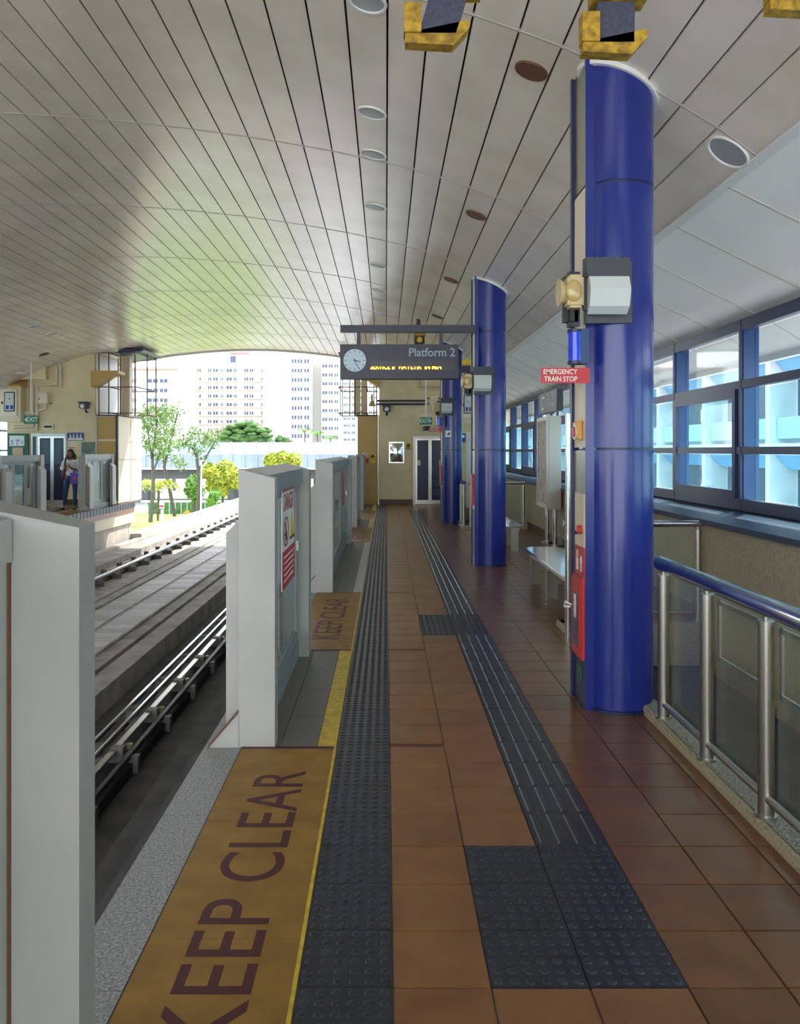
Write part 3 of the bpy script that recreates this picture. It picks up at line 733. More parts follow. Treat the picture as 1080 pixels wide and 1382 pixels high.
on_column(CY3, 'the farthest column', False, True)
wn = obj('hearing_sign', MB().box(gx(601, 18.38), gx(609, 18.38), 18.365, 18.385, gz(590, 18.38), gz(581, 18.38)), 'white', None, 'small white square pictogram sign on the farthest column', 'sign')
obj('pictogram', MB().prism([(gx(602.5, 18.36), gz(587, 18.36)), (gx(607.5, 18.36), gz(587, 18.36)), (gx(607.5, 18.36), gz(582.5, 18.36)), (gx(605, 18.36), gz(585, 18.36))], 'y', 18.36, 18.366), 'black', wn)

# ================================================================ PLATFORM 2 SIGN
Ys = 11.55
e = empty('platform_sign', (.12, Ys, gz(511, Ys)), 'dark hanging board with clock, Platform 2 and amber text beside middle column', 'sign')
X0, X1, Z0, Z1 = gx(459, Ys), gx(619, Ys), gz(511, Ys), gz(464.5, Ys)
obj('housing', MB().bbox(X0, X1, Ys, Ys+.22, Z0, Z1, .008), 'sign_dark', e)
obj('arm', MB().box(X0, gx(643, Ys), Ys+.07, Ys+.17, gz(447, Ys), gz(437.5, Ys)), 'sign_dark', e)
for px in (484, 596): obj('hanger', MB().box(gx(px-2.5, Ys), gx(px+2.5, Ys), Ys+.09, Ys+.15, Z1-.01, gz(446, Ys)), 'sign_dark', e)
ck = obj('clock_face', MB().cyl((gx(479, Ys), Ys, gz(486.5, Ys)), (gx(479, Ys), Ys-.02, gz(486.5, Ys)), .158, n=40), 'clock_face', e)
mk = MB(); cxk, czk = gx(479, Ys), gz(486.5, Ys)
for k in range(12):
    a = 2*pi*k/12; u = Vector((sin(a), 0, cos(a))); v = Vector((cos(a), 0, -sin(a))); c0 = Vector((cxk, Ys-.0215, czk))
    mk.poly([c0+u*.115+v*.004, c0+u*.145+v*.004, c0+u*.145-v*.004, c0+u*.115-v*.004], [(0, 1, 2, 3)])
obj('hour_marks', mk, 'blue_sign', ck)
for a, l, w in ((math.radians(105), .085, .009), (math.radians(155), .13, .006)):
    u = Vector((sin(a), 0, cos(a))); v = Vector((cos(a), 0, -sin(a))); c0 = Vector((cxk, Ys-.024, czk))
    obj('clock_hand', MB().poly([c0-u*.02+v*w, c0+u*l+v*w*.6, c0+u*l-v*w*.6, c0-u*.02-v*w], [(0, 1, 2, 3)]), 'blue_sign', ck)
obj('display_panel', MB().box(gx(500, Ys), gx(613, Ys), Ys-.006, Ys+.002, gz(500, Ys), gz(487.5, Ys)), 'screen_dark', e)
text('lettering', 'Platform 2', .165, (gx(583, Ys), Ys, gz(476, Ys)), FRONT, 'grey_text', e, sx=.94, bold=.014, depth=.003)
text('led_text', 'SERVICE B  VIA PETIR  IN MIN', .11, (gx(548, Ys), Ys-.007, gz(495.0, Ys)), FRONT, 'led', e, sx=.70, cutz=.0, bold=.012, depth=.002)
# camera on pipe behind the sign
Yk = 17.0
e = empty('hanging_camera', (gx(566, Yk), Yk, gz(462, Yk)), 'black camera with yellow straps hanging from a pipe behind the platform sign', 'camera')
obj('pipe', MB().cyl((gx(565, Yk), Yk, gz(450, Yk)), (gx(565, Yk), Yk, ceil_z(gx(565, Yk))+.02), .04), 'hanger_grey', e, smooth=True)
obj('body', MB().bbox(gx(559, Yk), gx(573, Yk), Yk-.15, Yk+.1, gz(466, Yk), gz(452, Yk), .02), 'black', e)
obj('strap', MB().box(gx(558, Yk), gx(574, Yk), Yk-.16, Yk-.0, gz(455, Yk), gz(451, Yk)), 'yellow_pad', e)
obj('lens', MB().cyl((gx(566, Yk), Yk-.15, gz(460, Yk)), (gx(566, Yk), Yk-.18, gz(460, Yk)), .055), 'yellow_sign', e, smooth=True)
obj('pad', MB().box(gx(624, 17.8), gx(638, 17.8), 17.7, 17.9, gz(493, 17.8), gz(486, 17.8)), 'yellow_sign', None, 'small yellow pad on bracket just left of the middle column', 'bracket')
obj('cable_arm', MB().box(gx(620, 17.95), gx(650, 17.95), 17.92, 18.0, gz(503, 17.95), gz(494, 17.95)), 'hanger_grey', None, 'thin grey arm under the yellow pad beside the middle column', 'bracket')

# ================================================================ CEILING FITTINGS
def downlight(px, py, label, Y=None, r=.12, kind='l', parent=None, grp='recessed downlights'):
    ratio = (px-CX)/(CY-py)
    best = min(range(400), key=lambda i: abs(ratio-(2.34-i*.03)/(ceil_z(2.34-i*.03)-EH)))
    x = 2.34-best*.03; z = ceil_z(x); Y = (z-EH)*F/(CY-py)
    s = (ceil_z(x+.1)-ceil_z(x-.1))/.2; nrm = Vector((s, 0, -1)).normalized(); c0 = Vector((x, Y, z))
    nm = 'downlight' if kind == 'l' else 'ceiling_speaker'
    e = empty(nm, c0, label, 'light' if kind == 'l' else 'speaker', grp)
    tang = Vector((1, 0, s)).normalized(); bi = Vector((0, 1, 0)); N = 32
    def ring(ra, za, rb_, zb): 
        mb = MB(); A = [c0+(tang*cos(2*pi*k/N)+bi*sin(2*pi*k/N))*ra+nrm*za for k in range(N)]; B = [c0+(tang*cos(2*pi*k/N)+bi*sin(2*pi*k/N))*rb_+nrm*zb for k in range(N)]
        mb.poly(A+B, [(k, (k+1) % N, N+(k+1) % N, N+k) for k in range(N)]); return mb
    rr = ring(r+.018, .0, r+.014, .014); q = ring(r+.014, .014, r, .012); rr.poly(q.v, q.f); q = ring(r, .012, r-.006, -.0); rr.poly(q.v, q.f)
    obj('rim', rr, 'white_trim' if kind == 'l' else 'grille_brown', e, smooth=True)
    if kind == 'l':
        dsh = MB(); A = []
        for ra, za in ((r-.004, .004), (r*.8, .006), (r*.45, .009), (.01, .010)): A += [c0+(tang*cos(2*pi*k/N)+bi*sin(2*pi*k/N))*ra+nrm*za for k in range(N)]
        fs = []
        for i in range(3): fs += [(i*N+k, i*N+(k+1) % N, (i+1)*N+(k+1) % N, (i+1)*N+k) for k in range(N)]
        fs.append([3*N+k for k in range(N)]); dsh.poly(A, fs); obj('reflector_dish', dsh, 'reflector', e, smooth=True)
    else:
        g = MB().cyl(c0+nrm*.0, c0+nrm*.012, r-.003, n=24); obj('grille', g, 'grille_brown', e)
ords = ['nearest', 'second', 'third', 'fourth', 'fifth', 'sixth', 'seventh', 'eighth']
for i, (px, py) in enumerate([(496, 2), (501, 152), (503, 208), (507, 279), (511, 358), (512, 392), (513, 404), (514, 424)]):
    downlight(px, py, f'round recessed downlight, {ords[i]} in the row along the middle of the ceiling' , r=.115)
for i, (px, py) in enumerate([(716, 95), (642, 290), (609, 378), (590, 427)]):
    downlight(px, py, f'round brown ceiling speaker grille, {ords[i]} of the row left of the columns', r=.10, kind='s', grp='brown ceiling speakers')
downlight(982, 205, 'recessed downlight right of the nearest column, by the pale joint trim', r=.135)
for i, (px, py) in enumerate([(45, 441), (71, 450), (121, 468), (56, 487)]):
    downlight(px, py, f'recessed downlight over the opposite platform, {ords[i]} from the left' if i < 3 else 'recessed downlight just above the cream wall duct opposite', r=.15)
downlight(52, 478, 'dark ceiling speaker over the opposite platform', r=.13, kind='s', grp='brown ceiling speakers')
# padded hangers near the top edge
def hanger(px, py, lab, lean, Yh=3.1):
    x = gx(px, Yh); z = gz(py, Yh); e = empty('padded_hanger', (x, Yh, z), lab, 'hanger', 'padded hangers near the ceiling')
    top = ceil_z(x+lean)-.0
    obj('strap_bar', MB().poly([(x-.07, Yh-.02, z), (x+.07, Yh-.02, z), (x+.07, Yh+.02, z), (x-.07, Yh+.02, z), (x-.07+lean, Yh-.02, top), (x+.07+lean, Yh-.02, top), (x+.07+lean, Yh+.02, top), (x-.07+lean, Yh+.02, top)],
        [(0, 3, 2, 1), (4, 5, 6, 7), (0, 1, 5, 4), (1, 2, 6, 5), (2, 3, 7, 6), (3, 0, 4, 7)]), 'hanger_grey', e)
    obj('lower_pad', MB().poly([(x-.12, Yh-.02, z-.035), (x+.06, Yh-.02, z-.045), (x+.12, Yh-.02, z+.02), (x+.12, Yh-.02, z+.05), (x-.12, Yh-.02, z-.0), (x-.12, Yh-.02, z+.03),
                                (x-.12, Yh+.04, z-.035), (x+.06, Yh+.04, z-.045), (x+.12, Yh+.04, z+.02), (x+.12, Yh+.04, z+.05), (x-.12, Yh+.04, z-.0), (x-.12, Yh+.04, z+.03)],
        [(0, 1, 2, 3, 4), (10, 9, 8, 7, 6), (0, 6, 7, 1), (1, 7, 8, 2), (2, 8, 9, 3), (3, 9, 10, 4), (4, 10, 6, 0)]), 'yellow_pad', e)
    obj('side_tab', MB().box(x-.125, x-.06, Yh-.03, Yh+.03, z+.0, z+.11), 'yellow_pad', e)
    k = .19/(top-z) if top > z+.19 else .9
    obj('upper_pad', MB().box(x-.09+lean*k, x+.11+lean*k, Yh-.05, Yh+.05, z+.15, z+.20), 'yellow_pad', e)
hanger(590, 48, 'yellow padded grey strap hanger at the top, left of the nearest column', .35)
hanger(829, 60, 'yellow padded grey strap hanger at the top, overlapping the head of the nearest column', .02)
hanger(1080, 3, 'yellow padded strap hanger cut off by the top right corner', .3)

# ================================================================ BENCHES AND KIOSK
def bench(y0, y1, label):
    e = empty('bench', (1.96, (y0+y1)/2, 0), label, 'bench', 'polished steel benches')
    x0, x1 = 1.72, 2.20
    pts = [(x0, y0+.12), (x0+.10, y0), (x1-.10, y0), (x1, y0+.12), (x1, y1-.12), (x1-.10, y1), (x0+.1, y1), (x0, y1-.12)]
    obj('seat', MB().prism(pts, 'z', .405, .43), 'rail_chrome', e)
    obj('apron', MB().box(x0+.06, x0+.09, y0+.15, y1-.15, .33, .405), 'steel_brushed', e)
    obj('apron', MB().box(x1-.09, x1-.06, y0+.15, y1-.15, .33, .405), 'steel_brushed', e)
    for yy in (y0+.3, (y0+y1)/2, y1-.25):
        obj('leg', MB().box(x0+.05, x0+.17, yy-.015, yy+.015, 0, .405), 'steel_brushed', e)
        obj('leg', MB().box(x1-.17, x1-.05, yy-.015, yy+.015, 0, .405), 'steel_brushed', e)
bench(7.85, 10.35, 'polished steel bench between the nearest and middle columns')
bench(13.1, 15.4, 'steel bench partly hidden behind the middle column')
e = empty('map_stand', (2.84, 14.3, 0), 'steel map case on two round posts beside the right windows', 'information board')
for y in (13.98, 14.94-.3):
    obj('post', MB().cyl((2.86, y, 0), (2.86, y, 2.3), .035, n=16), 'steel', e, smooth=True)
    obj('foot', MB().cyl((2.86, y, 0), (2.86, y, .035), .10, n=20), 'steel_brushed', e, smooth=True)
obj('case', MB().bbox(2.72, 2.93, 13.8, 14.74, .645, 2.22, .012), 'steel_brushed', e)
mp_ = obj('map_sheet', MB().box(2.705, 2.722, 13.88, 14.66, .72, 2.14), 'map_paper', e)
fr = MB().box(2.69, 2.722, 13.82, 13.88, .66, 2.2); fr.box(2.69, 2.722, 14.66, 14.73, .66, 2.2); fr.box(2.69, 2.722, 13.88, 14.66, 2.14, 2.2); fr.box(2.69, 2.722, 13.88, 14.66, .66, .72)
obj('case_frame', fr, 'steel_brushed', e)
sb = obj('sign_board', MB().bbox(2.68, 2.78, 12.95, 14.5, 2.26, 2.61, .01), 'sign_dark', e, label='dark header board with white pictogram and lettering')
for y in (13.98, 14.64): pass
text('lettering', 'Town Map', .15, (2.68, 13.45, 2.51), LEFTF, 'white', sb, sx=.9, bold=.02)
pi_ = MB().box(2.676, 2.68, 13.95, 14.22, 2.32, 2.55); obj('pictogram', pi_, 'white', sb)
obj('pictogram_inner', MB().box(2.674, 2.677, 13.99, 14.18, 2.36, 2.51), 'sign_dark', sb)
gl_ = MB(); 
for a, b in ((13.25, .05), (13.42, .05)): gl_.box(2.676, 2.68, a, a+.025, 2.32, 2.43); gl_.box(2.676, 2.68, a-.04, a+.06, 2.37, 2.39)
obj('small_characters', gl_, 'offwhite_text', sb)

# ================================================================ END WALL (near side) AND FITTINGS
YW = 24.97
def zi(py): return gz(py, YW)
def xi(px, Y=YW): return gx(px, Y)
wx0 = xi(512)
def wall_poly(xa, xb, ya, yb, nm, n=14, mtl='cream_wall'):
    pts = [(xa, -.3), (xb, -.3)]
    for k in range(n+1):
        x = xb+(xa-xb)*k/n; zz = ceil_z(x) if (2*XC-2.34) < x < 2.34 else EH+1.85-.5*((x-2.34) if x > 2.34 else (2*XC-2.34-x))
        pts.append((x, zz+.03))
    return struct(nm, MB().prism(pts, 'y', ya, yb), mtl)
wall_poly(wx0, XW, YW, YW+3.0, 'wall_far')
struct('baseboard_far', MB().box(wx0, xi(557), YW-.015, YW, 0, .16), 'skirting')
d = struct('door_1', MB().box(xi(557.5), xi(561), YW-.05, YW, 0, zi(589)).box(xi(561), xi(601), YW-.05, YW, zi(592), zi(589)), 'steel_brushed')
def door_leaf(xa, xb, parent, top, dark, Y=YW):
    fr = MB(); w = .05; fr.box(xa, xa+w, Y-.04, Y-.003, .02, top); fr.box(xb-w, xb, Y-.04, Y-.003, .02, top); fr.box(xa+w, xb-w, Y-.04, Y-.003, top-.05, top); fr.box(xa+w, xb-w, Y-.04, Y-.003, .02, .14)
    l = obj('door_leaf', fr, 'steel', parent)
    obj('door_panel', MB().box(xa+w, xb-w, Y-.025, Y-.01, .14, top-.05), dark, l)
    return l
dl1 = door_leaf(xi(561), xi(580.5), d, zi(592), 'door_navy'); dl2 = door_leaf(xi(580.5), xi(600), d, zi(592), 'door_navy')
obj('push_plate', MB().box(xi(563.5), xi(567.5), YW-.05, YW-.04, zi(628), zi(621)), 'cream_metal', dl1); obj('push_plate', MB().box(xi(593), xi(597), YW-.05, YW-.04, zi(628), zi(621)), 'cream_metal', dl2)
pg = MB()
for k in range(3): pg.box(xi(584), xi(596), YW-.032, YW-.026, .28+k*.27, .48+k*.27)
obj('lower_panels', pg, 'navy', dl2)
e = empty('wall_mirror', (xi(535), YW, zi(625)), 'square convex mirror on the cream end wall left of the door', 'mirror')
obj('frame', MB().box(xi(525), xi(545.5), YW-.03, YW, zi(625), zi(596.5)), 'steel', e)
mm = MB(); N = 8; xa, xb, za, zb_ = xi(526.5), xi(544), zi(623.5), zi(598)
vs_ = [(xa+(xb-xa)*i/N, YW-.03-.05*(1-(2*i/N-1)**2)*(1-(2*j/N-1)**2), za+(zb_-za)*j/N) for j in range(N+1) for i in range(N+1)]
mm.poly(vs_, [(j*(N+1)+i, j*(N+1)+i+1, (j+1)*(N+1)+i+1, (j+1)*(N+1)+i) for j in range(N) for i in range(N)])
obj('glass', mm, 'mirror', e, smooth=True)
e = obj('warning_notice', MB().box(xi(547.5), xi(555), YW-.01, YW, zi(607), zi(597)), 'yellow_sign', None, 'small yellow notice beside the convex mirror', 'sign')
obj('print', MB().box(xi(549), xi(553.5), YW-.013, YW-.01, zi(604), zi(599)), 'black', e); obj('print', MB().box(xi(548), xi(554.5), YW-.013, YW-.01, zi(606.7), zi(605.4)), 'blue_sign', e)
# EXIT sign hanging
def exit_sign(px0, px1, py0, py1, Y, s, label, arrow, side):
    e = empty('exit_sign', (gx((px0+px1)/2, Y), Y, gz(py1, Y)), label, 'sign', 'green EXIT signs')
    obj('board', MB().box(gx(px0, Y), gx(px1, Y), Y, Y+.06, gz(py1, Y), gz(py0, Y)), 'green_sign', e)
    w = px1-px0; c_ = gx((px0+px1)/2-side*w*.10, Y)
    text('lettering', 'EXIT', (gz(py0, Y)-gz(py1, Y))*.82, (c_, Y, gz((py0+py1)/2, Y)), FRONT, 'white', e, bold=.01, sx=.85)
    ax = gx((px0+px1)/2+side*w*.36, Y); zc = gz((py0+py1)/2, Y); s_ = .05
    obj('arrow', MB().poly([(ax-side*s_*.6, Y-.003, zc-s_), (ax+side*s_*.8, Y-.003, zc), (ax-side*s_*.6, Y-.003, zc+s_)], [(0, 1, 2)]), 'white', e)
    zt2 = gz(py0-3, Y); obj('yoke', MB().box(gx(px0, Y), gx(px1, Y), Y+.02, Y+.04, zt2, zt2+.02), 'white', e)
    xm = gx((px0+px1)/2, Y); obj('rod', MB().cyl((xm, Y+.03, zt2), (xm, Y+.03, ceil_z(xm)+.02), .02), 'white', e)
exit_sign(566.5, 583.5, 563.5, 573, 23.5, 1, 'green EXIT sign with right arrow hanging before the cream end wall', '>', 1)
e = empty('display_box', (xi(587), 24, gz(581, 24)), 'small grey display box with dark lens above the end door', 'display')
obj('box', MB().box(gx(573, 24), gx(581, 24), 23.9, 24.97, gz(580.5, 24), gz(575, 24)), 'hanger_grey', e)
obj('screen', MB().box(gx(574.5, 24), gx(579, 24), 23.89, 23.9, gz(579, 24), gz(576.5, 24)), 'black', e)
obj('door_plate', MB().box(xi(576), xi(588), YW-.01, YW, zi(586.5), zi(583.5)), 'cream_metal', None, 'small beige plate centred above the end door', 'sign')
# conduits near-side
def conduit(pxy, label, r=.035, Y=YW-.05, m='cream_metal', grp='wall conduits on the near end wall'):
    P3 = [(gx(a, Y), Y, gz(b, Y)) for a, b in pxy]
    return obj('conduit', MB().tube(P3, r, 8), m, None, label, 'pipe', grp, smooth=True)
conduit([(509, 541), (575, 541)], 'upper of two level grey conduits on the cream end wall', .03, m='hanger_grey')
conduit([(509, 545.5), (575, 545.5)], 'lower of two level grey conduits on the cream end wall', .03, m='hanger_grey')
conduit([(564, 512), (564, 525), (594, 525), (597, 528), (597, 560)], 'outer bent cream conduit high on the near end wall', .04)
conduit([(569, 512), (569, 521), (600, 521)], 'inner bent cream conduit high on the near end wall', .04)
e = empty('junction_box', (xi(586), YW, zi(548)), 'white switch box on the cream end wall above the EXIT sign', 'box')
obj('box', MB().bbox(xi(580), xi(591), YW-.18, YW, zi(548), zi(535), .01), 'cream_light', e)
obj('strap', MB().box(xi(577), xi(594), YW-.03, YW, zi(546), zi(544.5)), 'hanger_grey', e); obj('strap', MB().box(xi(577), xi(594), YW-.03, YW, zi(538.5), zi(537)), 'hanger_grey', e)
obj('junction_box', MB().bbox(xi(584), xi(596), YW-.12, YW, zi(555), zi(549.5), .01), 'cream_metal', None, 'flat cream box just under the white switch box', 'box')
def wall_cam(px, py, Y, label):
    e = empty('wall_camera', (gx(px, Y), Y, gz(py, Y)), label, 'camera', 'wall cameras')
    x, z = gx(px, Y), gz(py, Y)
    obj('arm', MB().tube([(x, Y, z-.16), (x, Y-.12, z-.16), (x, Y-.18, z)], .03), 'hanger_grey', e)
    obj('body', MB().bbox(x-.11, x+.11, Y-.42, Y-.1, z-.07, z+.10, .02), 'lamp_grey', e)
    obj('hood', MB().box(x-.13, x+.14, Y-.45, Y-.08, z+.10, z+.13), 'black', e)
    obj('lens', MB().cyl((x, Y-.42, z), (x, Y-.45, z), .06), 'white', e)
wall_cam(522, 553, YW, 'dark camera on the near cream end wall')
# electrical cabinet beyond the farthest column, white glazed panel
def elec(px0, px1, py0, py1, Y, label, hood=True):
    x0, x1, z0, z1 = gx(px0, Y), gx(px1, Y), gz(py1, Y), gz(py0, Y)
    e = empty('electrical_cabinet', ((x0+x1)/2, Y, z0), label, 'cabinet', 'cream electrical cabinets')
    obj('body', MB().bbox(x0, x1, Y-.35, Y, z0, z1, .01), 'cream_metal', e)
    d_ = obj('door', MB().bbox(x0+.08, x1-.10, Y-.39, Y-.35, z0+.18, z1-.08, .01), 'cream_light', e)
    ww, hh = x1-x0, z1-z0
    wa, wb, za, zb_ = x0+ww*.33, x1-ww*.28, z0+hh*.32, z1-hh*.18
    obj('gasket', MB().bbox(wa-.03, wb+.03, Y-.40, Y-.385, za-.03, zb_+.03, .012), 'black', d_)
    obj('window', MB().box(wa, wb, Y-.405, Y-.40, za, zb_), 'lens_white', d_)
    sw = MB()
    for i in range(2):
        sw.box(wa+.03+i*(wb-wa)*.5, wa+.03+i*(wb-wa)*.5+(wb-wa)*.33, Y-.41, Y-.405, za+.04, za+.16)
    obj('switches', sw, 'blue_sign', d_); obj('handle', MB().box(x0+.12, x0+.15, Y-.42, Y-.39, z0+hh*.5, z0+hh*.58), 'black', d_)
    obj('pilot_lamp', MB().ball(((wa+wb)/2, Y-.41, (za+zb_)/2+.08), .02, 1), 'green_sign', d_)
    if hood: obj('hood', MB().prism([(Y, z1), (Y-.45, z1), (Y-.45, z1+.04), (Y, z1+.24)], 'x', x0-.1, x1+.05), 'ochre', e)
    return e
elec(618, 641, 527, 572, YW, 'cream electrical cabinet with oval window, seen between the middle and farthest columns')
e = obj('blue_notice', MB().box(xi(622), xi(628.5), YW-.01, YW, zi(597), zi(585)), 'blue_sign', None, 'small blue and white notice right of the farthest column', 'sign')
obj('print', MB().box(xi(623.5), xi(627), YW-.013, YW-.01, zi(591), zi(587)), 'white', e)
e = empty('glass_booth', (gx(634, 23.8), 23.8, 0), 'pale glazed panel with steel frame between the middle and farthest columns', 'panel')
obj('frame', MB().box(gx(630, 23.8), gx(639, 23.8), 23.8, 23.86, 0, gz(583, 23.8)), 'white_trim', e)
obj('pane', MB().box(gx(631.5, 23.8), gx(637.5, 23.8), 23.785, 23.8, .1, gz(588, 23.8)), 'facade_pale', e)

# ochre cabinet at near end of platform and mesh cage above
def end_unit(mx, side, Y0=YW, Y1=YW+2.4):
    f = 'near' if side > 0 else 'opposite'
    X = lambda a, b: sorted((mx(a), mx(b)))
    c = empty('service_cabinet', (mx(-.55), Y0, 0), 'ochre two-door service cabinet at the end of the near platform' if side > 0 else 'tall beige panelled service cabinet at the end of the opposite platform', 'cabinet')
    zt3 = 2.70
    obj('body', MB().box(*X(-.86, -.22), Y0+.06, Y1, 0, zt3-.02), 'beige_panel' if side < 0 else 'ochre', c)
    obj('cap', MB().box(*X(-.90, -.215), Y0+.02, Y1+.03, zt3-.02, zt3+.02), 'hanger_grey', c)
    for z0, z1 in ((.05, 1.02), (1.04, 1.96), (2.02, zt3-.04)) if side > 0 else ((.05, 1.0), (1.02, 1.92), (1.98, zt3-.04)):
        obj('door', MB().bbox(*X(-.82, -.27), Y0+.03, Y0+.06, z0, z1, .006), 'ochre', c)
    obj('edge_strip', MB().box(*X(-.25, -.215), Y0-.0, Y0+.06, 0, zt3), 'steel_brushed', c)
    if side < 0:
        obj('edge_strip', MB().box(*X(-.88, -.83), Y0-.0, Y0+.06, 0, zt3), 'hanger_grey', c)
        for ya, yb in ((Y0+.03, Y0+1.2), (Y0+1.23, Y1)):
            for z0, z1 in ((.04, 1.33), (1.36, zt3-.03)):
                obj('side_panel', MB().bbox(*X(-.905, -.865), ya+.01, yb-.01, z0, z1, .006), 'beige_panel', c)
    if side > 0:
        for px, m in ((489.5, 'white'), (499, 'yellow_sign')):
            obj('hazard_label', MB().box(gx(px, Y0), gx(px+8, Y0), Y0+.02, Y0+.03, gz(618, Y0), gz(611.5, Y0)), m, c)
        for px, m in ((489.5, 'sign_red'), (499, 'yellow_sign')):
            obj('hazard_label', MB().box(gx(px, Y0), gx(px+8, Y0), Y0+.02, Y0+.03, gz(625, Y0), gz(618.5, Y0)), m, c)
        N = 16; rg = MB(); xc, zc = gx(493.5, Y0), gz(614.7, Y0)
        for k in range(N):
            a0, a1 = 2*pi*k/N, 2*pi*(k+1)/N
            rg.poly([(xc+.065*cos(a0), Y0+.018, zc+.065*sin(a0)), (xc+.065*cos(a1), Y0+.018, zc+.065*sin(a1)), (xc+.045*cos(a1), Y0+.018, zc+.045*sin(a1)), (xc+.045*cos(a0), Y0+.018, zc+.045*sin(a0))], [(0, 1, 2, 3)])
        obj('prohibition_ring', rg, 'sign_red', c)
        xt, ztt = gx(503, Y0), gz(618, Y0); obj('warning_triangle', MB().poly([(xt-.07, Y0+.018, ztt+.01), (xt+.07, Y0+.018, ztt+.01), (xt, Y0+.018, ztt+.13)], [(0, 1, 2)]), 'black', c)
    # cage with posts and wedge shelf
    g = empty('antenna_cage', (mx(-.7), Y0+.8, zt3), f'open frame of thin brown posts with ochre wedge shelf above the {f} cabinet', 'frame')
    zc_ = ceil_z(-1.2)-.12
    for k, (x, y) in enumerate([(-.95, Y0+.1), (-.6, Y0+.1), (-1.15, Y0+.9), (-1.45, Y0+1.2), (-.95, Y0+1.6), (-.4, Y0+1.6), (-1.45, Y0+2.2), (-.3, Y0+.1)]):
        obj('post', MB().box(*X(x, x+.032), y, y+.032, zt3+.02 if x > -.9 else 3.0 - (.28 if x<-.9 else 0), zc_), 'cage_brown', g)
    for z in (zt3+.06, 3.55, zc_-.05):
        rl = MB(); rl.box(*X(-1.45, -.25), Y0+.12, Y0+.15, z, z+.03); rl.box(*X(-1.45, -1.42), Y0+.1, Y0+2.2, z, z+.03); rl.box(*X(-.6, -.57), Y0+.1, Y0+2.2, z, z+.03); rl.box(*X(-1.45, -.25), Y0+2.2, Y0+2.23, z, z+.03)
        obj('rail', rl, 'cage_brown', g)
    p = [(mx(-.20), 3.52), (mx(-.20), 4.02), (mx(-1.02), 4.02), (mx(-1.02), 3.93), (mx(-.75), 3.88)]
    obj('wedge_shelf', MB().prism(p, 'y', Y0-.35, Y0+.3), 'ochre', g)
    obj('duct', MB().box(*X(-1.0, -.8), Y0+.8, Y0+1.1, zt3, zc_), 'cream_metal', g); obj('duct', MB().box(*X(-.78, -.62), Y0+1.0, Y0+1.3, zt3, zc_), 'beige_panel', g)
    if side < 0:
        obj('top_plate', MB().prism([(mx(-.75), ceil_z(-.75)-.10), (mx(-1.0), ceil_z(-1.0)-.01), (mx(-1.35), ceil_z(-1.35)-.07), (mx(-1.65), ceil_z(-1.65)-.12), (mx(-1.6), ceil_z(-1.6)-.17)], 'y', Y0+.1, Y0+2.2), 'navy', g)
    else:
        obj('siren', MB().cyl((mx(-.42), Y0+.1, 2.98), (mx(-.42), Y0+.1, 3.14), .10, .05, n=14).cyl((mx(-.42), Y0+.1, 3.14), (mx(-.42), Y0+.1, 3.35), .03, n=8), 'ochre', g, smooth=True)
end_unit(lambda x: x, 1); end_unit(lambda x: 2*XC-x, -1)

# ================================================================ OPPOSITE END WALL
wl = wall_poly(OP-2.45, OP+.20, YW, YW+2.2, 'wall_opposite_end')
struct('wall_duct_box', MB().box(OP-2.0, gx(66, YW), YW-.25, YW, gz(513, YW), gz(494, YW)), 'cream_wall')
struct('wall_opposite_side', MB().box(OP+.18, OP+.21, YW+.1, YW+2.1, 2.75, ceil_z(-8.9)), 'white')
struct('baseboard_opposite', MB().box(gx(90, YW), OP+.2, YW-.015, YW, 0, .16), 'skirting')
d2 = struct('door_2', MB().box(gx(43, YW), gx(90, YW), YW-.05, YW, gz(589, YW), gz(585, YW)).box(gx(88, YW), gx(90.5, YW), YW-.05, YW, 0, gz(589, YW)).box(gx(43, YW), gx(45, YW), YW-.05, YW, 0, gz(589, YW)).box(gx(50, YW), gx(52, YW), YW-.05, YW, 0, gz(589, YW)), 'steel_brushed')
zt4 = gz(589, YW)
a1 = door_leaf(gx(52, YW), gx(71, YW), d2, zt4, 'door_navy'); a2 = door_leaf(gx(71, YW), gx(89, YW), d2, zt4, 'door_navy')
obj('side_light', MB().box(gx(45, YW), gx(50, YW), YW-.02, YW-.008, .02, zt4), 'facade_window', d2)
for l_, a, b in ((a1, 58, 68), (a2, 74.5, 84)): obj('glass', MB().box(gx(a, YW), gx(b, YW), YW-.03, YW-.026, gz(626, YW), gz(594, YW)), 'facade_window', l_)
exit_sign(32, 51, 561, 572, 23.6, -1, 'green EXIT sign with left arrow hanging over the opposite platform', '<', -1)
elec(5, 35, 523, 570, YW, 'cream electrical cabinet with oval window on the opposite end wall')
ox = lambda pts, lab, r=.045, m='cream_light': conduit(pts, lab, r, m=m, grp='wall conduits on the opposite end wall')
ox([(75, 494), (77, 498), (77, 518), (44, 518), (44, 576), (20, 576)], 'inner cream conduit stepping down the opposite end wall')
ox([(80, 491), (82, 496), (82, 523), (50, 523), (50, 580), (18, 580)], 'outer cream conduit stepping down the opposite end wall')
ox([(62, 545), (62, 551), (50, 555)], 'short cream conduit below the opposite switch box', .04)
e = obj('junction_box', MB().bbox(gx(54, YW), gx(67, YW), YW-.18, YW, gz(545, YW), gz(531, YW), .012), 'cream_light', None, 'white switch box on the opposite end wall', 'box')
obj('latch', MB().box(gx(56, YW), gx(57, YW), YW-.19, YW-.18, gz(540, YW), gz(537, YW)), 'black', e)
obj('strap', MB().box(gx(54, YW), gx(71, YW), YW-.03, YW, gz(545, YW), gz(544, YW)), 'black', e)
wall_cam(118, 549, YW, 'grey camera with round lens on the opposite end wall')
e = obj('intercom_slot', MB().box(gx(58, YW), gx(73, YW), YW-.06, YW, gz(580, YW), gz(572, YW)), 'cream_light', None, 'cream box with dark slot above the opposite door', 'display')
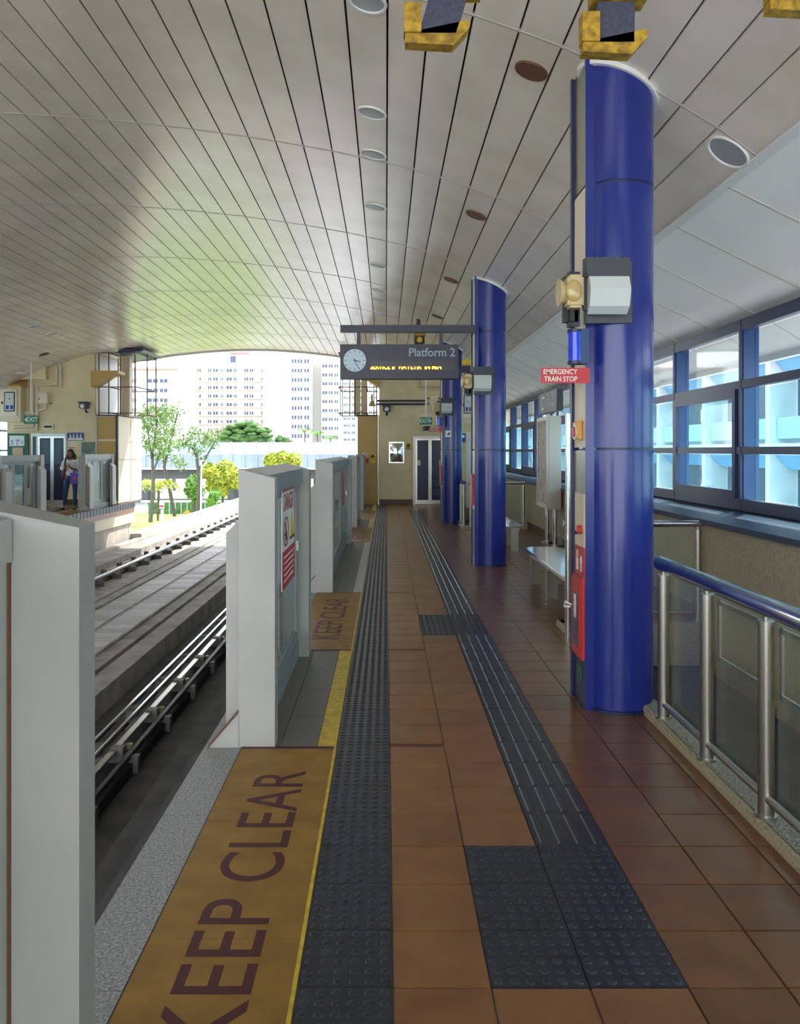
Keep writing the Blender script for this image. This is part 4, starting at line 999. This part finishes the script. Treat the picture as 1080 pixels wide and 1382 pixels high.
obj('slot', MB().box(gx(60.5, YW), gx(71, YW), YW-.065, YW-.06, gz(577.5, YW), gz(574.5, YW)), 'black', e)
e = empty('notice_board', (gx(25, YW), YW, .3), 'green framed notice board left of the opposite door', 'notice board')
obj('frame', MB().box(gx(11, YW), gx(39.5, YW), YW-.06, YW, .5, gz(585, YW)), 'green_dark', e)
obj('paper', MB().box(gx(14, YW), gx(34, YW), YW-.065, YW-.06, gz(602, YW), gz(588, YW)), 'white', e)
obj('paper', MB().box(gx(18, YW), gx(32, YW), YW-.065, YW-.06, gz(622, YW), gz(604, YW)), 'hdb_pink', e)
pr = MB()
for a, b, c_, d_ in ((16, 19, 594, 597), (23, 28, 593, 596), (16, 19, 598, 600.5), (23.5, 25, 597, 601), (30, 32, 595, 599)): pr.box(gx(a, YW), gx(b, YW), YW-.068, YW-.065, gz(d_, YW), gz(c_, YW))
obj('print', pr, 'hdb_blue', e)
e = empty('toilet_sign', (gx(102, YW), YW, gz(594.5, YW)), 'blue direction sign with four white pictograms above the woman', 'sign')
obj('board', MB().box(gx(91.3, YW), gx(113.3, YW), YW-.03, YW, gz(594.6, YW), gz(584, YW)), 'blue_sign', e)
obj('text_strip', MB().box(gx(92.3, YW), gx(112.3, YW), YW-.033, YW-.03, gz(594, YW), gz(591.3, YW)), 'white', e)
for k, px in enumerate((95.5, 100, 104.5, 109.5)):
    x = gx(px, YW); z = gz(588.5, YW); pm_ = MB().box(x-.02, x+.02, YW-.034, YW-.03, z-.06, z+.03); pm_.ball((x, YW-.03, z+.055), .02, 1)
    if k % 2 == 0: pm_.box(x-.01, x+.05, YW-.034, YW-.03, z-.05, z-.03)
    obj('pictogram', pm_, 'white', e)
e = obj('paper_notice', MB().box(gx(91.5, YW), gx(104, YW), YW-.012, YW, gz(606, YW), gz(596.5, YW)), 'cream_light', None, 'pale paper notice directly behind the woman', 'sign')
obj('print', MB().box(gx(93, YW), gx(102, YW), YW-.014, YW-.012, gz(605, YW), gz(604, YW)), 'sign_red', e)
e = obj('wall_poster', MB().box(gx(110, YW), gx(129, YW), YW-.015, YW, gz(615, YW), gz(596.5, YW)), 'poster', None, 'dark green picture poster right of the woman', 'poster')
obj('yellow_notice', MB().box(gx(104.5, YW), gx(109, YW), YW-.015, YW, gz(624, YW), gz(615, YW)), 'yellow_sign', None, 'small yellow notice beside the woman, opposite platform', 'sign')
e = empty('pendant_lamp', (gx(27, 24), 24, gz(504, 24)), 'flat white pendant lamp over the opposite platform, far left', 'light')
obj('disc', MB().cyl((gx(27, 24), 24, gz(504, 24)), (gx(27, 24), 24, gz(501, 24)), .17, .12, n=24), 'white', e, smooth=True)
obj('stem', MB().cyl((gx(27, 24), 24, gz(501, 24)), (gx(27, 24), 24, 4.25), .02), 'white', e)

# ================================================================ WOMAN ON THE OPPOSITE PLATFORM
def skin(name, pts, edges, rad, m, parent, sub=2):
    me = bpy.data.meshes.new(name); me.from_pydata(pts, edges, []); o = bpy.data.objects.new(name, me); C.objects.link(o)
    md = o.modifiers.new('s', 'SKIN'); me.skin_vertices[0].data.foreach_get
    for i, r in enumerate(rad):
        me.skin_vertices[0].data[i].radius = r if isinstance(r, tuple) else (r, r)
        me.skin_vertices[0].data[i].use_root = (i == 0)
    s2 = o.modifiers.new('d', 'SUBSURF'); s2.levels = sub; s2.render_levels = sub
    dg = bpy.context.evaluated_depsgraph_get(); me2 = bpy.data.meshes.new_from_object(o.evaluated_get(dg))
    for p in me2.polygons: p.use_smooth = True
    bpy.data.objects.remove(o); me2.materials.clear(); me2.materials.append(M[m]); me2.name = name
    o2 = bpy.data.objects.new(name, me2); C.objects.link(o2)
    if parent is not None: o2.parent = parent
    WP[o2.name] = wpos(parent) if parent is not None else Vector()
    return o2
PX, PY = gx(96, 23.0), 23.0
wo = empty('person', (PX, PY, .0), 'woman in white top and blue jeans standing on the opposite platform, looking at her phone', 'person')
# local coordinates: +x right in view, -y toward the viewer
body = [(0,0,.92),(0,0,1.08),(0,.01,1.24),(0,0,1.36),(.0,-.01,1.43),(.0,-.04,1.51),(.0,-.05,1.60),
        (-.10,0,.88),(-.13,-.03,.50),(-.19,0,.09),(-.20,-.13,.035),
        (.10,0,.88),(.12,-.02,.50),(.10,0,.09),(.12,-.13,.035),
        (-.17,0,1.34),(-.25,.02,1.08),(-.07,-.22,1.17),(.0,-.27,1.24),
        (.17,0,1.34),(.26,.02,1.10),(.12,-.22,1.12),(.035,-.27,1.20)]
ed = [(0,1),(1,2),(2,3),(3,4),(4,5),(5,6),(0,7),(7,8),(8,9),(9,10),(0,11),(11,12),(12,13),(13,14),(3,15),(15,16),(16,17),(17,18),(3,19),(19,20),(20,21),(21,22)]
rd = [(.13,.09),(.105,.075),(.13,.085),(.11,.075),.04,(.068,.08),(.065,.078),.075,.05,.035,.03,.075,.05,.035,.03,.05,.038,.028,.022,.05,.038,.028,.022]
skin('body', body, ed, rd, 'skin', wo)
skin('jeans', [(0,0,.93),(-.095,0,.87),(-.13,-.03,.50),(-.19,0,.10),(.095,0,.87),(.12,-.02,.50),(.10,0,.10),(0,0,1.0)], [(0,1),(1,2),(2,3),(0,4),(4,5),(5,6),(0,7)], [(.145,.11),.095,.066,.052,.095,.066,.052,(.13,.10)], 'jeans', wo)
skin('blouse', [(0,0,1.20),(0,0,.90),(0,0,1.38),(-.17,0,1.345),(-.265,.02,1.10),(-.14,-.15,1.15),(.17,0,1.345),(.275,.02,1.12),(.17,-.13,1.12)], [(0,1),(0,2),(2,3),(3,4),(4,5),(2,6),(6,7),(7,8)], [(.155,.11),(.15,.115),(.10,.08),.075,.07,.05,.075,.07,.05], 'shirt', wo)
def wobj(name, mb, m, smooth=True, parent=wo):
    mb.v = [(v[0]+PX, v[1]+PY, v[2]) for v in mb.v]; return obj(name, mb, m, parent, smooth=smooth)
hd = MB().ball((0, -.065, 1.535), .088, 3, (.92, 1, 1.22)); wobj('face', hd, 'skin')
ft = MB(); 
for s_ in (-1, 1): ft.ball((s_*.033, -.150, 1.545), .012, 1, (1.4, .5, .7))
ft.ball((0, -.152, 1.475), .02, 1, (1.3, .4, .4)); wobj('facial_features', ft, 'hair')
wobj('nose', MB().ball((0, -.158, 1.515), .016, 1, (.8, 1, 1.5)), 'skin')
hr = MB().ball((0, -.025, 1.575), .105, 3, (1.0, 1.0, 1.0)); hr.ball((0, .035, 1.48), .10, 3, (1.1, .7, 1.5)); hr.ball((-.10, -.01, 1.44), .05, 2, (.8, .9, 2.6)); hr.ball((.115, -.02, 1.40), .06, 2, (.9, .9, 2.6), lump=.05)
wobj('hair', hr, 'hair')
for s_, bx in ((-1, -.015), (1, .045)):
    for k in range(4):
        wobj('finger', MB().tube([(bx, -.27, 1.21+k*.018), (bx+s_*.018, -.305, 1.215+k*.018), (bx-s_*.012, -.325, 1.22+k*.018)], [.010, .009, .007], 6), 'skin')
    wobj('thumb', MB().tube([(bx, -.26, 1.24), (bx-s_*.02, -.28, 1.28)], [.011, .008], 6), 'skin')
for x in (-.20, .12):
    wobj('shoe', MB().ball((x, -.06, .035), .05, 2, (.9, 2.3, .7)), 'black')
    wobj('shoe_strap', MB().ball((x, -.10, .055), .035, 2, (1.0, 1.2, .6)), 'white')
PH = obj('phone', MB().bbox(PX-.02, PX+.055, PY-.315, PY-.300, 1.22, 1.36, .004), 'lens_white', None, 'pale phone held in both hands by the woman', 'phone')
e = empty('backpack', (PX-.12, PY+.15, .8), 'dark maroon backpack hanging behind the woman', 'bag')
obj('bag_body', MB().ball((PX-.17, PY+.17, .98), .17, 3, (1.05, .7, 1.35)), 'maroon_bag', e, smooth=True)
obj('strap', MB().tube([(PX-.14, PY-.105, 1.05), (PX-.13, PY-.115, 1.25), (PX-.125, PY-.06, 1.43), (PX-.13, PY+.08, 1.35)], .022, 8), 'black', e, smooth=True)
e = empty('shopping_bag', (PX+.22, PY-.2, .66), 'purple shopping bag hanging from the woman forearm', 'bag')
obj('bag_body', MB().prism([(PX+.06, .72), (PX+.39, .70), (PX+.40, 1.0), (PX+.07, 1.02)], 'y', PY-.26, PY-.14), 'purple_bag', e)
for dy_ in (-.262, -.138): obj('handle', MB().tube([(PX+.15, PY+dy_, 1.0), (PX+.16, PY-.20, 1.12), (PX+.19, PY-.20, 1.14), (PX+.30, PY+dy_, 1.0)], .012, 6), 'purple_bag', e)
obj('print', MB().box(PX+.14, PX+.33, PY-.265, PY-.26, .83, .90), 'bag_print', e)

# ================================================================ OUTSIDE
GZ = -6
struct('ground', MB().box(-500, 500, 28.5, 900, GZ-.5, GZ), 'ground')
struct('station_undercroft', MB().box(-14, 6, -8, 27, GZ, -4.2), 'concrete_dark')
tag(obj('grass_bank', MB().box(-60, -9, 60, 100, GZ, GZ+.12), 'grass'), 'bright green grass verge beside the track', 'grass', kind='stuff')
obj('road', MB().box(-60, -5, 100, 112, GZ, GZ+.06), 'concrete_light', None, 'pale road behind the grass verge', 'road')
struct('guideway_edge', MB().box(-8.2, -7.75, 26.2, 70, -1.75, -1.0), 'concrete_light')
# viaduct
YV = 120
def vz(py): return gz(py, YV)
e = empty('viaduct', (gx(340, YV), YV, GZ), 'grey elevated road with white and glass noise barrier beyond the trees', 'viaduct')
obj('deck', MB().box(gx(100, YV), gx(560, YV), YV, YV+14, vz(633), vz(613)), 'viaduct', e)
obj('deck_edge', MB().box(gx(100, YV), gx(560, YV), YV-.4, YV, vz(633.5), vz(631.5)), 'hdb_white', e)
obj('girder', MB().box(gx(100, YV), gx(560, YV), YV+2, YV+10, vz(647), vz(633)), 'viaduct_dark', e)
for px in (180, 300, 420): obj('pier', MB().box(gx(px, YV), gx(px+9, YV), YV+4, YV+8, GZ, vz(647)), 'viaduct_dark', e)
px = 196
while px < 520:
    obj('barrier_panel', MB().box(gx(px+.9, YV), gx(px+15.9, YV), YV-.1, YV, vz(612), vz(597)), 'barrier' if px > 288 else 'barrier_post', e)
    obj('barrier_post', MB().box(gx(px-.6, YV), gx(px+.6, YV), YV-.35, YV-.12, vz(631), vz(596)), 'barrier_post', e)
    px += 16.7
# buildings
BW = {}
def block(px0, px1, py0, Y, depth, label, cols, rows_, dy_, pitch, m='hdb_white', bands=None, name='apartment_building', wh=4.2, extra=None):
    e = empty(name, (gx((px0+px1)/2, Y), Y+depth/2, GZ), label, 'building', 'apartment blocks')
    obj('wall', MB().box(gx(px0, Y), gx(px1, Y), Y, Y+depth, GZ, gz(py0, Y)), m, e)
    for r in range(rows_):
        py = dy_+r*pitch
        for c_, w in cols:
            key = (w, wh, Y)
            if key not in BW:
                ww, hh = w*Y/F, wh*Y/F
                mb = MB().box(-ww/2, ww/2, -.15, .2, -hh/2, hh/2, 0); mb.box(-.08, .08, -.22, -.14, -hh/2, hh/2, 1)
                BW[key] = mb.mesh('window', ['hdb_window', 'hdb_white'])
            inst('window', BW[key], e, (gx(c_, Y), Y, gz(py, Y)))
        if bands: obj('ledge', MB().box(gx(bands[0], Y), gx(bands[1], Y), Y-.5, Y, gz(py+4.6, Y), gz(py+3.4, Y)), 'hdb_pink', e)
    return e
B1 = block(264, 357, 491, 274, 14, 'long white apartment slab with pink ledges behind the round tree', [(269, 4.5), (283, 4.5), (291, 6), (299.5, 3), (309.5, 7), (317.5, 4), (332.5, 5), (339.5, 4.5), (354, 3)], 8, 500, 11.5, bands=(264, 357))
obj('roof_house', MB().box(gx(308, 280), gx(352, 280), 280, 290, gz(492, 280), gz(478, 280)), 'hdb_white', B1); obj('roof_house_top', MB().box(gx(310, 279), gx(336, 279), 279, 290, gz(477.5, 279), gz(475.5, 279)), 'roof_red', B1)
obj('window', MB().box(gx(311, 279.5), gx(318, 279.5), 279.5, 280.2, gz(489, 279.5), gz(480.5, 279.5)), 'hdb_window', B1)
B2 = block(240, 265, 527, 276, 12, 'lower white slab wing left of the long slab, behind the thin trees', [(244, 3), (250, 4), (261, 4)], 5, 535, 11.5, bands=(240, 265))
B3 = block(355, 421, 476, 262, 20, 'tall white tower with blank wall and three window bays', [(397, 6.5), (405, 6), (414, 6.5)], 9, 487.5, 12.6, wh=5)
obj('stair_core', MB().box(gx(421, 268), gx(434, 268), 268, 282, GZ, gz(484, 268)), 'hdb_cream', B3)
for k in range(9):
    inst('vent_window', BW[(6.5, 5, 262)], B3, (gx(383, 262), 262, gz(485+k*12.6, 262))); C.objects[-1].scale = (.2, 1, .3)
for px in (364, 374): obj('wall_joint', MB().box(gx(px, 262), gx(px+.3, 262), 261.95, 262, GZ, gz(477, 262)), 'facade_pale', B3)
block(434, 459, 478, 264, 20, 'white tower section with three window columns, left of the hanging sign edge', [(438.5, 6.5), (446.5, 5), (454, 5)], 9, 494, 12.0, wh=4.6)
B5 = block(458, 520, 508, 300, 14, 'white block with blue frame lines below the Platform 2 sign', [(466, 3.5), (471, 3), (477, 3.5), (486, 3.5), (491, 3), (500, 3.5), (506, 3)], 9, 518, 9.4, wh=3.2)
for px in (459, 480): obj('blue_frame', MB().box(gx(px, 300), gx(px+1.0, 300), 299.6, 300, GZ, gz(508, 300)), 'hdb_blue', B5)
for k in range(9): obj('blue_frame', MB().box(gx(458, 300), gx(464, 300), 299.6, 300, gz(523+k*9.4, 300), gz(522+k*9.4, 300)), 'hdb_blue', B5)
B6 = block(100, 240, 497, 230, 25, 'low white block with wide blue windows at the far left of the skyline', [(181, 6), (206, 14), (221, 10)], 5, 514, 13.0, wh=5)
obj('roof_slab', MB().box(gx(95, 228), gx(238, 228), 228, 256, gz(498, 228), gz(495.5, 228)), 'hdb_pink', B6)
tag(obj('pitched_roof', MB().prism([(gx(242, 270), gz(526, 270)), (gx(262, 270), gz(526, 270)), (gx(258, 270), gz(518, 270)), (gx(246, 270), gz(515, 270))], 'y', 270, 274), 'roof_red'), 'small red pitched roof between the left block and the long slab', 'roof')
e = empty('low_building', (gx(235, 150), 150, GZ), 'low cream building seen under the elevated road', 'building')
obj('wall', MB().box(gx(226, 150), gx(300, 150), 150, 158, GZ, gz(640, 150)), 'beige_panel', e)
for px in (233, 252, 285): obj('window', MB().box(gx(px, 150), gx(px+4, 150), 149.8, 150, gz(662, 150), gz(646, 150)), 'hdb_window', e)
# pale facade outside the right windows
FX = 12.0
e = empty('office_building', (FX, 40, GZ), 'pale grey building with blue spandrels and deep bays outside the right windows', 'building')
obj('back_wall', MB().box(FX+.7, FX+9, 8, 120, GZ, 8.5), 'facade_pale', e)
for fz in (7.3, 4.4, 1.5, -1.4, -4.3):
    obj('floor_slab', MB().box(FX-.15, FX+1.2, 8, 120, fz-.0, fz+.35), 'facade_pale', e)
    for k in range(20):
        ya = 10.3+5.2*k; yb = ya+4.9
        if ya < 70:
            obj('blue_spandrel', MB().prism([(FX+.05, fz), (FX+.45, fz-.45), (FX+.5, fz-.45), (FX+.12, fz)], 'y', ya+.05, yb-.05), 'facade_blue', e)
            obj('lower_spandrel', MB().box(FX+.1, FX+.25, ya+.05, yb-.05, fz-2.4, fz-1.75), 'facade_aqua', e)
            obj('window', MB().box(FX+.62, FX+.69, ya+1.3, yb-.3, fz-1.75, fz-.45), 'facade_window', e)
            if k % 2 == 0: obj('air_conditioner', MB().bbox(FX+.3, FX+.69, ya+.4, ya+1.2, fz-1.7, fz-1.15, .03), 'white', e)
for k in range(22):
    y = 10.0+5.2*k; obj('fin', MB().box(FX-.1, FX+1.2, y, y+.3, GZ, 8.3), 'facade_pale', e)
obj('parapet', MB().box(FX-.2, FX+.2, 8, 120, 7.5, 8.9), 'hdb_white', e)
obj('facade_sign', MB().box(FX-.22, FX-.16, 24.6, 25.6, 4.41, 4.74), 'yellow_sign', None, 'small pale orange notice outside the upper window pane', 'sign')

# trees
def leaves(c, R, n, size, sc=(1, 1, 1), shell=.0):
    mb = MB()
    for i in range(n):
        while True:
            p = Vector((random.uniform(-1, 1), random.uniform(-1, 1), random.uniform(-1, 1)))
            if shell < p.length < 1: break
        p = Vector((c[0]+p.x*R*sc[0], c[1]+p.y*R*sc[1], c[2]+p.z*R*sc[2])); a = Vector((random.gauss(0, 1), random.gauss(0, 1), random.gauss(0, 1))).normalized(); b = a.orthogonal().normalized()
        s_ = size*random.uniform(.6, 1.3); mb.poly([p-a*s_, p+b*s_*.55, p+a*s_, p-b*s_*.55], [(0, 1, 2, 3)])
    return mb
def thin_tree(px, Y, pyb, trunk, clumps, label, m='leaf_green', name='tree', r0=.22, n=260, ls=.28):
    x = gx(px, Y); e = empty(name, (x, Y, gz(pyb, Y)), label, 'tree')
    for k, path in enumerate(trunk):
        P3 = [(gx(a, Y), Y+random.uniform(-.3, .3)*(i > 0), gz(b, Y)) for i, (a, b) in enumerate(path)]
        rr = r0*(1 if k == 0 else .5); obj('trunk' if k == 0 else 'branch', MB().tube(P3, [rr*(1-.6*i/(len(P3)-1)) for i in range(len(P3))], 7), 'bark', e, smooth=True)
    fo = MB()
    for (a, b, r) in clumps:
        l = leaves((gx(a, Y), Y, gz(b, Y)), r*1.25*Y/F, int(n*.75*(r/14)**2)+25, ls*.62); fo.poly(l.v, l.f)
    obj('foliage', fo, m, e, kind='stuff')
thin_tree(203, 78, 705, [[(203, 705), (206, 660), (205, 620), (212, 560)], [(205, 620), (198, 575)], [(206, 640), (220, 600)]], [(205, 560, 14), (218, 572, 14), (200, 590, 14), (212, 605, 13), (224, 555, 10), (198, 565, 12), (225, 600, 11)], 'tall thin-leaved tree immediately right of the opposite cabinet')
thin_tree(236, 87, 697, [[(236, 697), (228, 655), (222, 630), (232, 590), (240, 555)], [(222, 630), (216, 585)]], [(240, 553, 9), (232, 575, 12), (222, 560, 12), (228, 590, 10), (240, 620, 7), (246, 628, 7), (220, 615, 9), (240, 600, 7)], 'thin leaning tree with pale bark left of the street lamp', n=200)
thin_tree(268, 82, 692, [[(268, 692), (268, 640), (266, 615), (258, 600)], [(268, 635), (285, 605), (290, 595)], [(266, 620), (262, 595)]], [(262, 600, 12), (272, 612, 9), (285, 595, 10), (250, 594, 8), (275, 590, 9), (262, 585, 8)], 'open-branched thin tree behind the street lamp', n=200)
thin_tree(262, 84, 693, [[(262, 693), (262, 660)]], [(262, 652, 9), (258, 662, 8), (267, 664, 8), (262, 670, 7)], 'small bright green tree left of the lamp post', 'leaf_bright', n=900, ls=.34)
def bush(parts, Y, label, m, pyb, name='bush', n=500, ls=.3):
    cx_ = sum(p[0] for p in parts)/len(parts); e = empty(name, (gx(cx_, Y), Y, gz(pyb, Y)), label, 'tree')
    obj('trunk', MB().tube([(gx(cx_, Y), Y, gz(pyb, Y)), (gx(cx_+1, Y), Y, gz(parts[0][1], Y))], .15, 6), 'bark', e)
    fo = MB()
    for a, b, r in parts:
        R = r*Y/F; fo.ball((gx(a, Y), Y, gz(b, Y)), R*.85, 3, lump=.12); l = leaves((gx(a, Y), Y, gz(b, Y)), R*1.08, int(n*(r/12)**2), ls, shell=.7); fo.poly(l.v, l.f)
    obj('foliage', fo, m, e, kind='stuff')
bush([(283, 636, 10), (296, 645, 13), (310, 640, 12), (305, 632, 10), (320, 650, 10), (288, 655, 9), (300, 660, 9)], 88, 'yellow-green tree in front of the elevated road', 'leaf_yellow', 694)
bush([(366, 622, 9), (381, 619, 9), (396, 622, 10), (375, 626, 10), (388, 627, 10)], 86, 'yellow-green tree crown showing above the nearest glass gate', 'leaf_yellow', 694)
bush([(290, 668, 6), (286, 676, 6)], 80, 'small yellow-green shrub by the fence', 'leaf_bright', 694)
# round crowned rain tree
Y = 170; e = empty('round_tree', (gx(336, Y), Y, GZ), 'large round dense green tree behind the noise barrier', 'tree')
obj('trunk', MB().cyl((gx(336, Y), Y, GZ), (gx(336, Y), Y, gz(590, Y)), .5), 'bark', e)
fo = MB()
for i in range(150):
    a = random.uniform(0, pi); t_ = random.random()**.6; x = 336+35*t_*cos(a); z = 600-29*sqrt(max(0, 1-((x-336)/36.5)**2))*random.uniform(.15, 1)
    fo.ball((gx(x, Y), Y-random.uniform(0, 3.5), gz(z, Y)), random.uniform(.55, .95), 2, (1.35, 1, .6), lump=.08)
fo.ball((gx(336, Y), Y+1, gz(600, Y)), 33*Y/F, 3, (1, .5, .82), lump=.03)
obj('foliage', fo, 'leaf_dark', e, kind='stuff')
bush([(290, 592, 12), (300, 588, 10), (283, 598, 8), (305, 597, 9)], 182, 'pale dry-leaved tree left of the round tree', 'leaf_dry', 640, n=300, ls=.5)
bush([(378, 594, 6), (386, 596, 6), (392, 598, 4)], 172, 'dark small tree right of the round tree', 'leaf_dark', 640, n=200, ls=.4)
def palm(px, Y, pyt, pyb, R, label, m='leaf_bright', nf=14):
    x, z, zb = gx(px, Y), gz(pyt, Y), gz(pyb, Y); e = empty('palm_tree', (x, Y, zb), label, 'tree', 'palm trees')
    obj('trunk', MB().tube([(x, Y, zb), (x+.1, Y, z)], .13, 7), 'bark', e)
    for k in range(nf):
        a = 2*pi*k/nf; mb = MB(); P3 = []
        for i in range(6):
            t_ = i/5; P3.append(Vector((x+cos(a)*R*t_, Y+sin(a)*R*t_*.8, z+R*.55*sin(t_*2.4)-R*.35*t_*t_)))
        mb.tube(P3, .03, 4)
        for i in range(1, 6):
            for s_ in (-1, 1):
                d_ = (P3[i]-P3[i-1]).normalized(); w = Vector((-sin(a), cos(a), -.7))*s_*R*.22; p = P3[i]
                for h in (0, .5):
                    q = P3[i-1].lerp(P3[i], h); mb.poly([q, q+d_*.12, q+w+d_*.25-Vector((0, 0, .1))], [(0, 1, 2)])
        obj('frond', mb, m, e)
palm(213, 84, 662, 703, 2.3, 'palm with arching fronds beside the opposite platform cabinet', 'leaf_yellow', 18)
palm(411, 166, 584, 640, 2.0, 'small dark palm over the noise barrier in front of the tower', 'leaf_green', 10)
palm(428, 172, 588, 640, 2.0, 'light green palm over the noise barrier, middle one', 'leaf_bright', 10)
palm(446, 178, 594, 640, 1.8, 'low light green palm over the noise barrier, rightmost', 'leaf_bright', 10)
tag(obj('hedge', MB().box(gx(200, 98), gx(330, 98), 98, 99.2, GZ+.12, gz(678, 98)), 'hedge'), 'clipped green hedge behind the white road railing', 'hedge', kind='stuff')
e = empty('road_railing', (gx(260, 95), 95, GZ), 'white metal railing along the road below', 'railing')
obj('top_bar', MB().box(gx(190, 95), gx(330, 95), 95, 95.1, gz(678, 95), gz(675.5, 95)), 'white', e)
for k in range(18): obj('bar_post', MB().box(gx(196+k*8, 95), gx(196.8+k*8, 95), 95, 95.1, GZ+.12, gz(678, 95)), 'barrier_post', e)
e = empty('street_lamp', (gx(271, 79), 79, GZ), 'tall slim white lamp post between the thin trees', 'lamp')
obj('pole', MB().cyl((gx(271, 79), 79, GZ+.12), (gx(272, 79), 79, gz(622, 79)), .09, .06), 'barrier', e); obj('head', MB().bbox(gx(271, 79), gx(275, 79), 78.9, 79.1, gz(623, 79), gz(621, 79), .03), 'barrier', e)
e = empty('orange_road_sign', (gx(252, 77), 77, GZ), 'orange diamond road sign on the grass verge', 'sign')
x, z = gx(252.5, 77), gz(693, 77)
obj('board', MB().prism([(x-.4, z), (x, z-.36), (x+.4, z), (x, z+.36)], 'y', 77, 77.05), 'orange_road', e); obj('pole', MB().cyl((x, 77.1, GZ+.12), (x, 77.1, z), .04), 'white', e)
e = empty('marker_post', (gx(219, 76), 76, GZ), 'white marker post with red and white plate on the verge', 'sign')
obj('pole', MB().cyl((gx(219, 76), 76, GZ+.12), (gx(219, 76), 76, gz(688, 76)), .13), 'white', e); obj('plate', MB().box(gx(216, 76), gx(222, 76), 75.8, 75.9, gz(686, 76), gz(677, 76)), 'white', e); obj('plate_stripe', MB().box(gx(216, 76), gx(222, 76), 75.78, 75.8, gz(684.5, 76), gz(681.5, 76)), 'red', e)
